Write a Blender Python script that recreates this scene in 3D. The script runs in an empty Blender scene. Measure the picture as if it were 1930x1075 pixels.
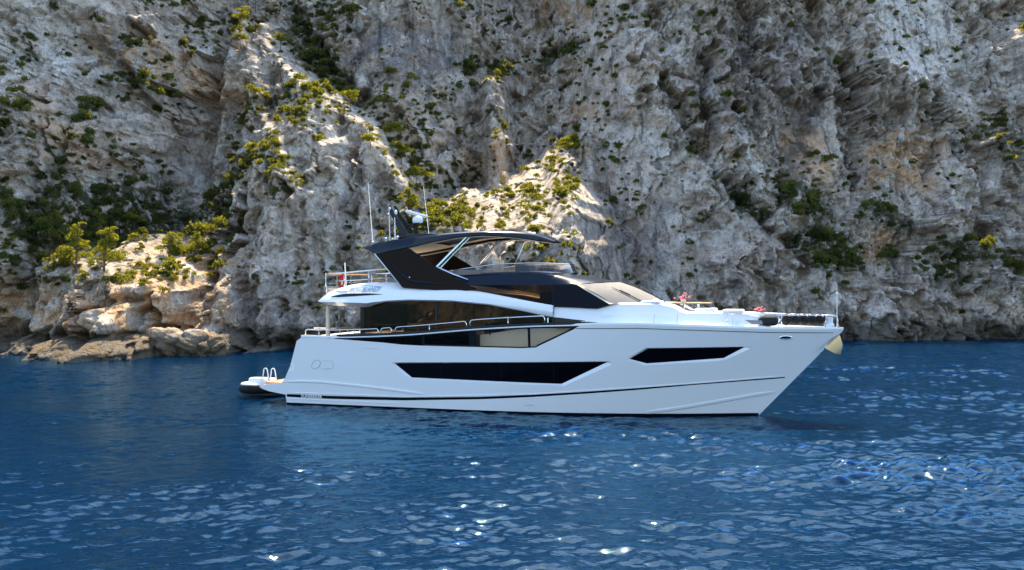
import bpy, bmesh, math, random
import numpy as np
from mathutils import Vector, Matrix, geometry

random.seed(7)
RNG = np.random.default_rng(7)
C = bpy.context.scene.collection
scene = bpy.context.scene
rad = math.radians

# ------------------------------------------------------------------ camera
F = 1900.0                                   # focal length in photo pixels (photo is 1930 wide)
CX, HZ, EYE = 965.0, 530.0, 5.5              # optical axis, horizon row, eye height
cam = bpy.data.cameras.new('camera')
cam.lens = 36.0 * F / 1930.0
cam.shift_y = -(537.5 - HZ) / 1930.0
cam.clip_start, cam.clip_end = 0.5, 6000
camo = bpy.data.objects.new('camera', cam)
camo.location = (0, 0, EYE)
camo.rotation_euler = (rad(90), 0, 0)
C.objects.link(camo)
scene.camera = camo

# ------------------------------------------------------------------ light
SUN_EL, SUN_AZ = 55.0, 2.0                   # sun high behind the cliff, azimuth east of +Y
world = bpy.data.worlds.new('World')
scene.world = world
world.use_nodes = True
wn = world.node_tree
sky = wn.nodes.new('ShaderNodeTexSky')
sky.sky_type = 'NISHITA'
sky.sun_disc = False
sky.sun_elevation = rad(SUN_EL)
sky.sun_rotation = rad(SUN_AZ)
sky.dust_density = 1.0
bg = wn.nodes['Background']
bg.inputs['Strength'].default_value = 0.13
wn.links.new(sky.outputs[0], bg.inputs['Color'])
sun = bpy.data.lights.new('sun', 'SUN')
sun.energy = 3.0
sun.angle = rad(0.55)
sun.color = (1.0, 0.84, 0.58)
suno = bpy.data.objects.new('sun', sun)
sd = Vector((math.sin(rad(SUN_AZ)) * math.cos(rad(SUN_EL)), math.cos(rad(SUN_AZ)) * math.cos(rad(SUN_EL)), math.sin(rad(SUN_EL))))
suno.rotation_euler = sd.to_track_quat('Z', 'Y').to_euler()
suno.location = (0, 60, 120)
C.objects.link(suno)
scene.view_settings.view_transform = 'Standard'
scene.view_settings.look = 'None'
scene.view_settings.exposure = 1.9
scene.view_settings.gamma = 1.0
scene.cycles.max_bounces = 8
scene.cycles.transparent_max_bounces = 12
scene.cycles.sample_clamp_indirect = 6.0
scene.cycles.caustics_reflective = False
scene.cycles.caustics_refractive = False

# ------------------------------------------------------------------ helpers
def link(name, me, parent=None, mat=None):
    o = bpy.data.objects.new(name, me)
    C.objects.link(o)
    if parent is not None:
        o.parent = parent
    if mat is not None:
        me.materials.append(mat)
    return o

def tag(o, label=None, cat=None, group=None, kind=None):
    if label: o['label'] = label
    if cat: o['category'] = cat
    if group: o['group'] = group
    if kind: o['kind'] = kind
    return o

def thing(name, label, cat, loc=(0, 0, 0), rotz=0.0, group=None):
    o = bpy.data.objects.new(name, None)
    C.objects.link(o)
    o.empty_display_size = 0.2
    o.location = loc
    o.rotation_euler = (0, 0, rotz)
    return tag(o, label, cat, group)

def mk(name, verts, faces, mat, parent=None, smooth=40):
    me = bpy.data.meshes.new(name)
    me.from_pydata([tuple(v) for v in verts], [], [tuple(f) for f in faces])
    me.validate()
    bm = bmesh.new(); bm.from_mesh(me)
    bmesh.ops.remove_doubles(bm, verts=bm.verts, dist=0.0004)
    bmesh.ops.recalc_face_normals(bm, faces=bm.faces)
    bm.to_mesh(me); bm.free()
    if smooth is not None:
        me.polygons.foreach_set('use_smooth', [True] * len(me.polygons))
        if smooth < 180:
            me.set_sharp_from_angle(angle=rad(smooth))
    return link(name, me, parent, mat)

class MB:
    """collects shapes of ONE part"""
    def __init__(s): s.v, s.f = [], []
    def add(s, v, f):
        n = len(s.v)
        s.v += [tuple(p) for p in v]
        s.f += [tuple(i + n for i in q) for q in f]
        return s
    def box(s, lo, hi, bev=0.0):
        (x0, y0, z0), (x1, y1, z1) = lo, hi
        if bev <= 0:
            v = [(x0,y0,z0),(x1,y0,z0),(x1,y1,z0),(x0,y1,z0),(x0,y0,z1),(x1,y0,z1),(x1,y1,z1),(x0,y1,z1)]
            return s.add(v, [(0,3,2,1),(4,5,6,7),(0,1,5,4),(1,2,6,5),(2,3,7,6),(3,0,4,7)])
        bm = bmesh.new()
        bmesh.ops.create_cube(bm, size=1.0, matrix=Matrix.Translation(((x0+x1)/2,(y0+y1)/2,(z0+z1)/2)) @ Matrix.Diagonal((x1-x0,y1-y0,z1-z0,1)))
        bmesh.ops.bevel(bm, geom=list(bm.edges), offset=bev, segments=3, profile=0.6, affect='EDGES')
        s.bm(bm); return s
    def bm(s, bm):
        bm.verts.index_update()
        s.add([v.co for v in bm.verts], [[v.index for v in f.verts] for f in bm.faces])
        bm.free(); return s
    def tube(s, path, r, n=8, cap=True):
        P = [Vector(p) for p in path]
        R = r if isinstance(r, (list, tuple)) else [r] * len(P)
        rings, up = [], None
        for i, p in enumerate(P):
            t = (P[min(i+1, len(P)-1)] - P[max(i-1, 0)]).normalized()
            if up is None:
                up = t.orthogonal().normalized()
            up = (up - t * up.dot(t))
            up = up.normalized() if up.length > 1e-6 else t.orthogonal().normalized()
            b = t.cross(up)
            rings.append([p + (up * math.cos(2*math.pi*k/n) + b * math.sin(2*math.pi*k/n)) * R[i] for k in range(n)])
        v = [q for rg in rings for q in rg]
        f = [(i*n+k, i*n+(k+1) % n, (i+1)*n+(k+1) % n, (i+1)*n+k) for i in range(len(P)-1) for k in range(n)]
        if cap:
            f += [tuple(range(n-1, -1, -1)), tuple((len(P)-1)*n+k for k in range(n))]
        return s.add(v, f)
    def grid(s, rows, close=False):
        n = len(rows[0])
        v = [p for r in rows for p in r]
        m = n if close else n - 1
        f = [(i*n+k, i*n+(k+1) % n, (i+1)*n+(k+1) % n, (i+1)*n+k) for i in range(len(rows)-1) for k in range(m)]
        return s.add(v, f)
    def ball(s, c, r, sc=(1,1,1), sub=2):
        bm = bmesh.new()
        bmesh.ops.create_icosphere(bm, subdivisions=sub, radius=r, matrix=Matrix.Translation(c) @ Matrix.Diagonal((*sc, 1)))
        return s.bm(bm)
    def prism(s, poly, fn0, fn1):
        """poly in (x,z); fn0/fn1 map (x,z) -> 3D point on either side"""
        tris, vv = tri(poly)
        n = len(vv)
        s.add([fn0(*p) for p in vv] + [fn1(*p) for p in vv],
              [t for t in tris] + [tuple(n+i for i in reversed(t)) for t in tris] +
              [(i, (i+1) % len(poly), n+(i+1) % len(poly), n+i) for i in range(len(poly))])
        return s
    def make(s, name, mat, parent=None, smooth=40):
        return mk(name, s.v, s.f, mat, parent, smooth)

def inside(pt, poly):
    x, y = pt; c = False
    for i in range(len(poly)):
        x0, y0 = poly[i]; x1, y1 = poly[i-1]
        if (y0 > y) != (y1 > y) and x < (x1-x0)*(y-y0)/(y1-y0)+x0:
            c = not c
    return c

def resample(poly, step, closed=True):
    out = []
    n = len(poly)
    for i in range(n if closed else n-1):
        a, b = Vector(poly[i]), Vector(poly[(i+1) % n])
        k = max(1, int((b-a).length / step))
        out += [tuple(a.lerp(b, j/k)) for j in range(k)]
    if not closed: out.append(tuple(poly[-1]))
    return out

def tri(outline, holes=(), step=None):
    """triangulates a polygon with holes; first verts are the outline (and holes) in order"""
    pts = list(outline); edges = [(i, (i+1) % len(outline)) for i in range(len(outline))]
    for h in holes:
        o = len(pts)
        pts += list(h); edges += [(o+i, o+(i+1) % len(h)) for i in range(len(h))]
    if step:
        xs = [p[0] for p in outline]; zs = [p[1] for p in outline]
        x = min(xs) + step/2
        while x < max(xs):
            z = min(zs) + step/2
            while z < max(zs):
                if inside((x, z), outline) and not any(inside((x, z), h) for h in holes) and \
                   min((q[0]-x)**2 + (q[1]-z)**2 for q in pts[:len(edges)]) > (0.35*step)**2:
                    pts.append((x, z))
                z += step
            x += step
    r = geometry.delaunay_2d_cdt([Vector(p) for p in pts], edges, [], 0, 1e-6)
    V = [tuple(v) for v in r[0]]
    T = []
    for f in r[2]:
        c = (sum(V[i][0] for i in f)/3, sum(V[i][1] for i in f)/3)
        if inside(c, outline) and not any(inside(c, h) for h in holes):
            T.append(tuple(f))
    return T, V

def lerp_table(tab, x, k=1):
    if x <= tab[0][0]: return tab[0][k]
    for a, b in zip(tab, tab[1:]):
        if x <= b[0]:
            t = (x-a[0])/(b[0]-a[0])
            return a[k] + (b[k]-a[k])*t
    return tab[-1][k]

def smooth_table(tab, x, k=1):
    """Catmull-Rom through the table"""
    if x <= tab[0][0]: return tab[0][k]
    if x >= tab[-1][0]: return tab[-1][k]
    for i in range(len(tab)-1):
        if x <= tab[i+1][0]:
            x1, x2 = tab[i][0], tab[i+1][0]
            y1, y2 = tab[i][k], tab[i+1][k]
            a, b = tab[max(i-1, 0)], tab[min(i+2, len(tab)-1)]
            m1 = (y2-a[k])/(x2-a[0]); m2 = (b[k]-y1)/(b[0]-x1)
            h = x2-x1; t = (x-x1)/h
            return (2*t**3-3*t**2+1)*y1+(t**3-2*t**2+t)*h*m1+(-2*t**3+3*t**2)*y2+(t**3-t**2)*h*m2

# ------------------------------------------------------------------ materials
def new_mat(name):
    m = bpy.data.materials.new(name); m.use_nodes = True
    return m, m.node_tree, m.node_tree.nodes['Principled BSDF']

def plain(name, col, rough=0.5, metal=0.0, coat=0.0, var=0.0, scale=3.0, spec=0.5):
    m, nt, p = new_mat(name)
    p.inputs['Base Color'].default_value = (*col, 1)
    p.inputs['Roughness'].default_value = rough
    p.inputs['Metallic'].default_value = metal
    p.inputs['Coat Weight'].default_value = coat
    p.inputs['Coat Roughness'].default_value = 0.04
    p.inputs['Specular IOR Level'].default_value = spec
    if var > 0:
        tc = nt.nodes.new('ShaderNodeTexCoord'); nz = nt.nodes.new('ShaderNodeTexNoise')
        nz.inputs['Scale'].default_value = scale; nz.inputs['Detail'].default_value = 5
        mx = nt.nodes.new('ShaderNodeMix'); mx.data_type = 'RGBA'
        mx.inputs['A'].default_value = (*[c*(1-var) for c in col], 1)
        mx.inputs['B'].default_value = (*[min(1, c*(1+var)) for c in col], 1)
        nt.links.new(tc.outputs['Object'], nz.inputs['Vector'])
        nt.links.new(nz.outputs['Fac'], mx.inputs['Factor'])
        nt.links.new(mx.outputs['Result'], p.inputs['Base Color'])
        mr = nt.nodes.new('ShaderNodeMapRange')
        mr.inputs['To Min'].default_value = rough*0.8; mr.inputs['To Max'].default_value = min(1, rough*1.25)
        nt.links.new(nz.outputs['Fac'], mr.inputs['Value']); nt.links.new(mr.outputs['Result'], p.inputs['Roughness'])
    return m

def tinted(name, tint, gloss=0.5):
    """thin tinted pane: see-through colour plus mirror by Fresnel"""
    m = bpy.data.materials.new(name); m.use_nodes = True
    nt = m.node_tree; nt.nodes.remove(nt.nodes['Principled BSDF'])
    out = nt.nodes['Material Output']
    tr = nt.nodes.new('ShaderNodeBsdfTransparent'); tr.inputs['Color'].default_value = (*tint, 1)
    gl = nt.nodes.new('ShaderNodeBsdfGlossy'); gl.inputs['Roughness'].default_value = 0.01
    fr = nt.nodes.new('ShaderNodeFresnel'); fr.inputs['IOR'].default_value = 1.5
    mx = nt.nodes.new('ShaderNodeMixShader')
    mt = nt.nodes.new('ShaderNodeMath'); mt.operation = 'MULTIPLY'; mt.inputs[1].default_value = gloss*2
    nt.links.new(fr.outputs[0], mt.inputs[0]); nt.links.new(mt.outputs[0], mx.inputs['Fac'])
    nt.links.new(tr.outputs[0], mx.inputs[1]); nt.links.new(gl.outputs[0], mx.inputs[2])
    nt.links.new(mx.outputs[0], out.inputs['Surface'])
    return m

M = {}
M['white'] = plain('white_gelcoat', (0.79, 0.81, 0.82), 0.22, coat=0.5, var=0.015, scale=1.2)
M['white_flat'] = plain('white_nonslip', (0.78, 0.77, 0.74), 0.55, var=0.03)
M['black'] = plain('black_gloss', (0.005, 0.006, 0.008), 0.15, spec=0.2)
M['black_glass'] = plain('black_glass', (0.002, 0.002, 0.004), 0.12, spec=0.10)
M['navy'] = plain('navy_gloss', (0.007, 0.014, 0.026), 0.22, spec=0.22)
M['brown_black'] = plain('smoked_panel', (0.012, 0.0065, 0.003), 0.25, spec=0.08)
M['rubber'] = plain('black_rubber', (0.010, 0.011, 0.011), 0.6, var=0.2, spec=0.15)
M['fabric_black'] = plain('black_fender_cover', (0.008, 0.008, 0.008), 0.85, var=0.3, scale=8)
M['steel'] = plain('polished_steel', (0.75, 0.75, 0.76), 0.12, metal=1.0)
M['mirror'] = plain('tan_steel', (0.46, 0.33, 0.21), 0.22, metal=1.0)  # anchor steel, its warm reflection put into the base colour
M['teak'] = plain('teak', (0.42, 0.22, 0.09), 0.45, var=0.25, scale=6)
M['beige'] = plain('beige_headliner', (0.74, 0.58, 0.43), 0.7, var=0.05)
M['cream'] = plain('cream_wall', (0.62, 0.53, 0.40), 0.5, var=0.05)
M['mesh_dark'] = plain('dark_sun_mesh', (0.008, 0.010, 0.014), 0.8, spec=0.1)
M['mesh_light'] = plain('pale_sun_mesh', (0.19, 0.178, 0.160), 0.75, var=0.08, scale=5)
M['cushion'] = plain('white_cushion', (0.76, 0.74, 0.70), 0.85, var=0.04)
M['grey'] = plain('grey_lettering', (0.36, 0.39, 0.42), 0.3)
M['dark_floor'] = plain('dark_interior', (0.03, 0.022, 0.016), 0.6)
M['grey_box'] = plain('grey_cabinet', (0.20, 0.20, 0.20), 0.5)
M['red'] = plain('red_cloth', (0.62, 0.03, 0.02), 0.8)
M['white_cloth'] = plain('white_cloth', (0.8, 0.8, 0.78), 0.8)
M['pink'] = plain('pink_petals', (0.75, 0.18, 0.20), 0.7, var=0.3, scale=20)
M['stem_green'] = plain('stem_green', (0.05, 0.10, 0.03), 0.7)
M['tint'] = tinted('smoked_window', (0.38, 0.265, 0.14), 0.12)
M['tint_dark'] = tinted('dark_smoked_window', (0.05, 0.045, 0.04), 0.12)
M['clear'] = tinted('clear_screen', (0.62, 0.58, 0.55), 0.9)
M['balustrade'] = tinted('pale_glass', (0.72, 0.76, 0.76), 0.2)
M['pane'] = tinted('lightly_tinted_pane', (0.85, 0.82, 0.77), 0.15)

# ================================================================== THE CLIFF
def fade(t): return t*t*t*(t*(t*6-15)+10)
def perlin(x, y, seed=0):
    xi = np.floor(x).astype(np.int64); yi = np.floor(y).astype(np.int64)
    xf = x-xi; yf = y-yi
    def g(ix, iy, dx, dy):
        h = (ix*374761393 + iy*668265263 + seed*974634777) & 0xffffffff
        h = ((h ^ (h >> 13))*1274126177) & 0xffffffff
        h = (h ^ (h >> 16)) & 0xffffffff
        a = h.astype(np.float64)*(2*math.pi/4294967296.0)
        return np.cos(a)*dx + np.sin(a)*dy
    u = fade(xf); v = fade(yf)
    a = g(xi, yi, xf, yf); b = g(xi+1, yi, xf-1, yf)
    c = g(xi, yi+1, xf, yf-1); d = g(xi+1, yi+1, xf-1, yf-1)
    return 1.5*((a*(1-u)+b*u)*(1-v) + (c*(1-u)+d*u)*v)
def fbm(x, y, octv=4, seed=0, gain=0.5, lac=2.03):
    s = np.zeros_like(x); a = 1.0; t = 0
    for o in range(octv):
        s += a*perlin(x*lac**o, y*lac**o, seed+o*17); t += a; a *= gain
    return s/t*1.6
def ridged(x, y, octv=3, seed=0):
    s = np.zeros_like(x); a = 1.0; t = 0
    for o in range(octv):
        s += a*(1-np.abs(perlin(x*2**o, y*2**o, seed+o*13))*1.6); t += a; a *= 0.5
    return s/t
def cells(x, y, seed=0):
    """Worley: distance to nearest point, gap to the second, random value of the cell"""
    xi = np.floor(x).astype(np.int64); yi = np.floor(y).astype(np.int64)
    d1 = np.full(x.shape, 9.0); d2 = np.full(x.shape, 9.0); val = np.zeros(x.shape)
    for dx in (-1, 0, 1):
        for dy in (-1, 0, 1):
            cx = xi+dx; cy = yi+dy
            h = (cx*374761393 + cy*668265263 + seed*362437) & 0xffffffff
            h = ((h ^ (h >> 13))*1274126177) & 0xffffffff
            h1 = (h & 0xffff)/65535.0; h2 = ((h >> 16) & 0xffff)/65535.0
            d = np.hypot(cx+h1-x, cy+h2-y)
            nearer = d < d1
            d2 = np.where(nearer, d1, np.minimum(d2, d))
            val = np.where(nearer, (h1*7.3+h2*3.1) % 1.0, val)
            d1 = np.where(nearer, d, d1)
    return d1, d2-d1, val
def facets(x, y, seed, step, tilt):
    """angular slabs: every Worley cell is a flat plate with its own offset and tilt"""
    xi = np.floor(x).astype(np.int64); yi = np.floor(y).astype(np.int64)
    best = np.full(x.shape, 9.0); out = np.zeros(x.shape)
    for dx in (-1, 0, 1):
        for dy in (-1, 0, 1):
            cx = xi+dx; cy = yi+dy
            h = (cx*374761393 + cy*668265263 + seed*362437) & 0xffffffff
            h = ((h ^ (h >> 13))*1274126177) & 0xffffffff
            g = ((h ^ (h >> 11))*2246822519) & 0xffffffff
            h1 = (h & 0xffff)/65535.0; h2 = ((h >> 16) & 0xffff)/65535.0
            r1 = (g & 0x3ff)/1023.0-0.5; r2 = ((g >> 10) & 0x3ff)/1023.0-0.5; r3 = ((g >> 20) & 0x3ff)/1023.0-0.5
            ex = x-cx-h1; ey = y-cy-h2
            d = np.abs(ex)+np.abs(ey)*0.9+0.35*np.hypot(ex, ey)
            v = step*r1+tilt*(ex*r2*2+ey*(r3*2-0.35))
            nearer = d < best
            out = np.where(nearer, v, out); best = np.where(nearer, d, best)
    return out
def blur(a, sig, axis):
    r = max(1, int(sig*3)); k = np.exp(-0.5*(np.arange(-r, r+1)/max(sig, 1e-3))**2); k /= k.sum()
    p = [(0, 0), (0, 0)]; p[axis] = (r, r)
    b = np.pad(a, p, mode='edge')
    out = np.zeros_like(a)
    for i, w in enumerate(k):
        out += w*(b[i:i+a.shape[0], :] if axis == 0 else b[:, i:i+a.shape[1]])
    return out

def poly_mask(px, py, poly):
    c = np.zeros(px.shape, bool)
    for i in range(len(poly)):
        x0, y0 = poly[i]; x1, y1 = poly[i-1]
        if y0 == y1: continue
        c ^= ((y0 > py) != (y1 > py)) & (px < (x1-x0)*(py-y0)/(y1-y0)+x0)
    return c
def line_dist(px, py, line):
    """distance to a polyline of (x, y, halfwidth), divided by the local half width"""
    best = np.full(px.shape, 1e9)
    for (x0, y0, w0), (x1, y1, w1) in zip(line, line[1:]):
        L2 = (x1-x0)**2+(y1-y0)**2
        t = np.clip(((px-x0)*(x1-x0)+(py-y0)*(y1-y0))/L2, 0, 1)
        d = np.hypot(px-x0-t*(x1-x0), py-y0-t*(y1-y0))/(w0+(w1-w0)*t)
        best = np.minimum(best, d)
    return best

# features of the rock face, as bearings measured in the photograph (column, row);
# the face below is a solid of its own depth, these only say where its spurs, ledges and gullies lie
LEDGE_LINES = [
    [(488,-40,7),(500,20,6),(520,85,6),(548,130,8),(580,160,12),(615,185,13),(650,205,11),(690,228,7),(712,262,5)],
    [(455,-20,8),(478,100,5),(470,160,5),(497,205,5),(530,262,4),(545,318,6),(572,352,4)],
    [(700,262,6),(730,295,5),(755,330,5),(775,350,5)],
    [(925,150,4),(950,158,3)], [(935,240,3),(945,262,2)],
    [(1040,415,4),(1062,445,5)], [(1862,-20,9),(1890,30,8),(1918,72,5)],
    [(420,470,5),(432,520,4),(440,575,4)], [(690,5,6),(740,12,5)],
    [(605,268,6),(650,262,5)],[(425,470,10),(370,455,8)],
]
LEDGE_POLYS = [
    [(1098,262),(1062,264),(1010,296),(960,334),(900,366),(850,372),(812,388),(795,415),(830,432),(1000,436),(1050,425),(1068,405),(1085,385),(1082,345),(1062,325),(1075,290)],
    [(225,458),(300,442),(392,448),(412,466),(330,478),(312,500),(318,540),(300,560),(245,540),(215,520),(205,500)],
    [(232,588),(250,572),(300,590),(312,610),(290,618),(262,604)],
    [(300,602),(340,594),(392,612),(418,640),(400,648),(320,630)],
    [(45,652),(110,640),(180,646),(240,640),(245,672),(48,674)],
    [(105,490),(250,495),(240,522),(120,522)],
]
GULLIES = [  # (line, depth in metres)
    ([(1600,120,14),(1604,180,22),(1598,240,26),(1600,300,18),(1606,350,8)], 2.6),
    ([(1545,185,10),(1510,215,26),(1490,262,30),(1478,290,20)], 1.8),
    ([(1800,165,16),(1745,205,22),(1735,250,16)], 1.6),
    ([(1690,215,16),(1665,240,14)], 1.4),
    ([(1250,140,10),(1285,225,13),(1335,310,15),(1400,385,17),(1450,440,17),(1520,500,14)], 1.6),
    ([(1318,120,10),(1330,210,9),(1340,290,8)], 1.5),
    ([(1390,20,12),(1420,90,10),(1430,150,8)], 1.5),
    ([(1530,20,10),(1545,80,9)], 1.2),
    ([(100,235,11),(105,270,17),(112,292,12)], 2.4),
    ([(560,20,10),(590,80,12),(630,130,12),(690,185,10)], 1.4),
    ([(925,60,6),(930,100,8)], 1.0), ([(1030,105,14),(1090,80,8)], 1.2),
    ([(0,622,14),(80,640,14),(180,640,9),(270,626,7)], 1.6), ([(150,600,5),(175,575,8),(205,600,18)], 1.4),
    ([(1230,20,6),(1248,60,8),(1265,75,6)], 1.2), ([(1760,150,8),(1770,240,9),(1740,330,12)], 1.3),
    ([(1460,300,8),(1475,380,8)], 0.8), ([(430,640,14),(520,650,10),(560,648,10)], 1.0),
    ([(1320,560,6),(1345,600,9)], 0.8), ([(1250,560,6),(1275,600,8)], 0.7),
]
RIBS = [  # rounded ribs standing forward
    ([(1220,60,22),(1230,120,26),(1250,210,20),(1290,270,20),(1340,360,18),(1380,420,14)], 1.4),
    ([(1370,230,16),(1420,320,18),(1470,420,14)], 1.2),
    ([(1640,20,22),(1680,110,34),(1760,160,22),(1830,230,16)], 1.5),
    ([(1780,330,26),(1800,420,20),(1790,470,14)], 0.9),
    ([(60,200,36),(40,240,30)], 1.2), ([(340,600,40),(400,650,30)], 1.4),
]
SMOOTH_WALLS = [   # massive faces with hardly any relief, streaked by water
    [(640,45),(720,30),(880,50),(905,120),(850,145),(690,160),(650,120)], [(1060,-20),(1190,-20),(1200,60),(1180,180),(1120,260),(1050,190),(1090,80)],
    [(1100,290),(1230,200),(1300,330),(1330,560),(1160,590),(1090,420)], [(1640,-20),(1790,-20),(1820,130),(1720,150),(1650,90)], [(1445,190),(1560,190),(1580,300),(1470,310)],
    [(1630,330),(1780,320),(1790,380),(1660,400)],
]
SCRUB_AREAS = [   # weight, outline (thick dark scrub)
    (1.0, [(0,385),(120,352),(240,350),(330,385),(420,410),(410,440),(250,455),(120,470),(20,440)]),
    (0.5, [(0,440),(110,460),(220,540),(140,545),(40,540),(0,520)]),
    (0.9, [(140,190),(215,190),(220,228),(150,222)]), (0.8, [(40,335),(120,290),(155,330),(90,360)]),
    (0.8, [(225,320),(330,330),(400,420),(330,400),(260,370)]),
    (0.9, [(545,20),(575,20),(620,110),(690,180),(700,215),(655,195),(590,140),(550,80)]),
    (1.0, [(1000,128),(1020,105),(1085,72),(1105,85),(1050,122),(1010,138)]),
    (0.9, [(855,118),(900,112),(960,118),(955,132),(880,135)]), (0.9, [(905,150),(960,120),(985,130),(930,155)]),
    (0.9, [(1345,325),(1420,360),(1460,410),(1420,420),(1370,370)]),
    (1.0, [(1445,350),(1490,335),(1545,375),(1585,400),(1560,415),(1480,395)]),
    (1.0, [(1465,430),(1520,420),(1600,460),(1640,500),(1610,520),(1540,505),(1490,470)]),
    (0.9, [(1605,385),(1660,385),(1740,430),(1710,440),(1640,410)]),
    (0.8, [(1745,440),(1830,450),(1930,500),(1930,530),(1850,495),(1760,480)]),
    (0.6, [(1840,240),(1930,220),(1930,300),(1880,330)]), (0.6, [(1640,480),(1800,490),(1900,540),(1760,540)]),
    (0.9, [(820,395),(870,375),(900,400),(880,430),(820,430)]),
    (0.8, [(1230,255),(1320,265),(1300,290)]), (0.5, [(190,140),(340,150),(345,185),(200,180)]),
]

# grid: even where the photo looks, widening outside it
xs = np.concatenate([-52 - np.cumsum(np.linspace(0.15, 2.0, 28))[::-1], np.arange(-52, 64, 0.105), 64 + np.cumsum(np.linspace(0.15, 2.0, 28))])
zs = np.concatenate([np.arange(-1.2, 40, 0.10), 40 + np.cumsum(np.linspace(0.12, 1.1, 36))])
XG, ZG = np.meshgrid(xs, zs, indexing='ij')
dz = np.gradient(zs)
YB = np.interp(xs, [-90,-60,-38,-22.5,0,20,32,50,80,110], [66,71,75.5,80,87,92.5,95,98.5,104,110])[:, None]
COT = 1/math.tan(rad(SUN_EL))
warp = 0.9*fbm(XG*0.35, ZG*0.35, 3, 5)
wx = fbm(XG*0.5+9, ZG*0.5, 3, 21)*14; wy = fbm(XG*0.5, ZG*0.5+7, 3, 23)*14      # ragged outlines
YG = YB + ZG*0.42
# rock relief (metres, negative = towards the sea)
right = 1/(1+np.exp(-(XG-4+0.25*ZG)/5.0))           # fluted wall on the right, blocky slope on the left
d1, gap, val = cells(XG*0.42+0.6*warp, ZG*0.36+0.3*warp, 3)
e1, egap, eval_ = cells(XG*1.15+0.5*warp, ZG*0.95+0.4*warp, 8)
f1, fgap, fval = cells(XG*2.6, ZG*2.2+warp, 11)
big = fbm(XG*0.10, ZG*0.085, 3, 31)*2.4 - ridged(XG*0.13+0.10*ZG+0.3*warp, ZG*0.07-0.03*XG, 2, 33)*1.6
g1, ggap, gval = cells(XG*0.17+0.7*warp, ZG*0.16+0.4*warp, 19)
def crag(g, v, k, a): return -a*(np.minimum(g*k, 1)**0.7)*(0.35+v)
sk = XG*0.35+ZG                                                # beds dip down to the right
u1, v1 = XG*0.16-0.05*ZG+0.5*warp, sk*0.10+0.35*warp
u2, v2 = XG*0.42-0.10*ZG+0.55*warp, sk*0.30+0.4*warp
u3, v3 = XG*1.05-0.2*ZG+0.6*warp, sk*0.85+0.6*warp
u4, v4 = XG*2.4+0.7*warp, sk*2.1+0.8*warp
slabs = facets(u1, v1, 5, 2.4, 3.2)+facets(u2, v2, 6, 1.15, 1.25)+facets(u3, v3, 7, 0.55, 0.55)+facets(u4, v4, 8, 0.22, 0.2)
blocks = crag(gap, val, 2.6, 0.4) + crag(egap, eval_, 2.4, 0.25)
flute = -(ridged(XG*0.30+0.6*warp+0.10*ZG, ZG*0.06, 3, 41)*1.9 + ridged(XG*1.0+0.9*warp+0.25*ZG, ZG*0.17, 3, 43)*0.7)
fine = fbm(XG*0.9, ZG*1.0, 4, 51)*0.22 - np.abs(fbm(XG*2.0, ZG*1.9, 3, 57))*0.10
pits = np.clip(fbm(XG*0.8+3, ZG*0.7+warp, 3, 61)-0.22, 0, 1)*1.2
relief = pits + big + slabs*0.95 + (1-right)*blocks + right*flute*0.8 + fine

relS = blur(blur(relief, 5, 0), 5, 1)
for it in range(4):
    PX = CX + F*XG/YG; PY = HZ + F*(EYE-ZG)/YG
    qx = PX+wx; qy = PY+wy
    lit = np.zeros(XG.shape, bool)
    for p in LEDGE_POLYS: lit |= poly_mask(qx, qy, p)
    for l in LEDGE_LINES: lit |= line_dist(PX+wx*0.35, PY+wy*0.35, l) < 1.0
    lit &= (ZG > 0.05) & (ZG < 36)
    carve = np.zeros(XG.shape)
    for l, dep in GULLIES: carve += 1.7*dep*np.exp(-(line_dist(qx, qy, l)**2)*1.1)
    for l, dep in RIBS: carve -= dep*np.exp(-(line_dist(qx, qy, l)**2)*0.8)
    low = np.clip(1-np.abs(PY-470)/110, 0, 1)*np.clip((460-PX)/140, 0, 1)     # gentler scrub slope low on the left
    R = np.zeros(XG.shape)
    cur = np.zeros(len(xs)); mn = np.full(len(xs), 1e9)
    for j in range(len(zs)-1, -1, -1):
        z = zs[j]
        steep = 0.11
        sl = np.where(lit[:, j], -0.9, steep*(1-0.75*low[:, j]))
        cur = cur + sl*dz[j]
        rel = relS[:, j]+carve[:, j]*0.7
        cur = np.where(lit[:, j], np.minimum(cur, mn-0.28-rel), cur)
        mn = np.minimum(mn, cur+rel)
        R[:, j] = cur
    dxs = np.diff(xs)
    for i in range(1, len(xs)): R[i] = np.minimum(R[i], R[i-1]+5.0*dxs[i-1])
    for i in range(len(xs)-2, -1, -1): R[i] = np.minimum(R[i], R[i+1]+5.0*dxs[i])
    R = blur(R, 3.0, 0); R = blur(R, 1.0, 1)
    base = R[:, 12:13].copy()
    R = R - (0.6*blur(base, 25, 0) + 0.4*blur(base, 130, 0))
    sm = np.zeros(XG.shape)
    for p in SMOOTH_WALLS: sm = np.maximum(sm, poly_mask(qx, qy, p))
    sm = blur(blur(sm.astype(float), 8, 0), 8, 1)
    soft = blur(blur(lit.astype(float), 2, 0), 2, 1)
    RR = R + (relief*(1-0.4*soft)+relS*0.4*soft*0.7)*(1-0.62*sm) + carve
    YG = YB + ZG*COT + RR
ZG = np.minimum(ZG, np.interp(xs, [-60, 8, 45, 80], [62, 60, 43, 41])[:, None] + 1.5*fbm(XG*0.12, XG*0.0+3.3, 3, 77))
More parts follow.
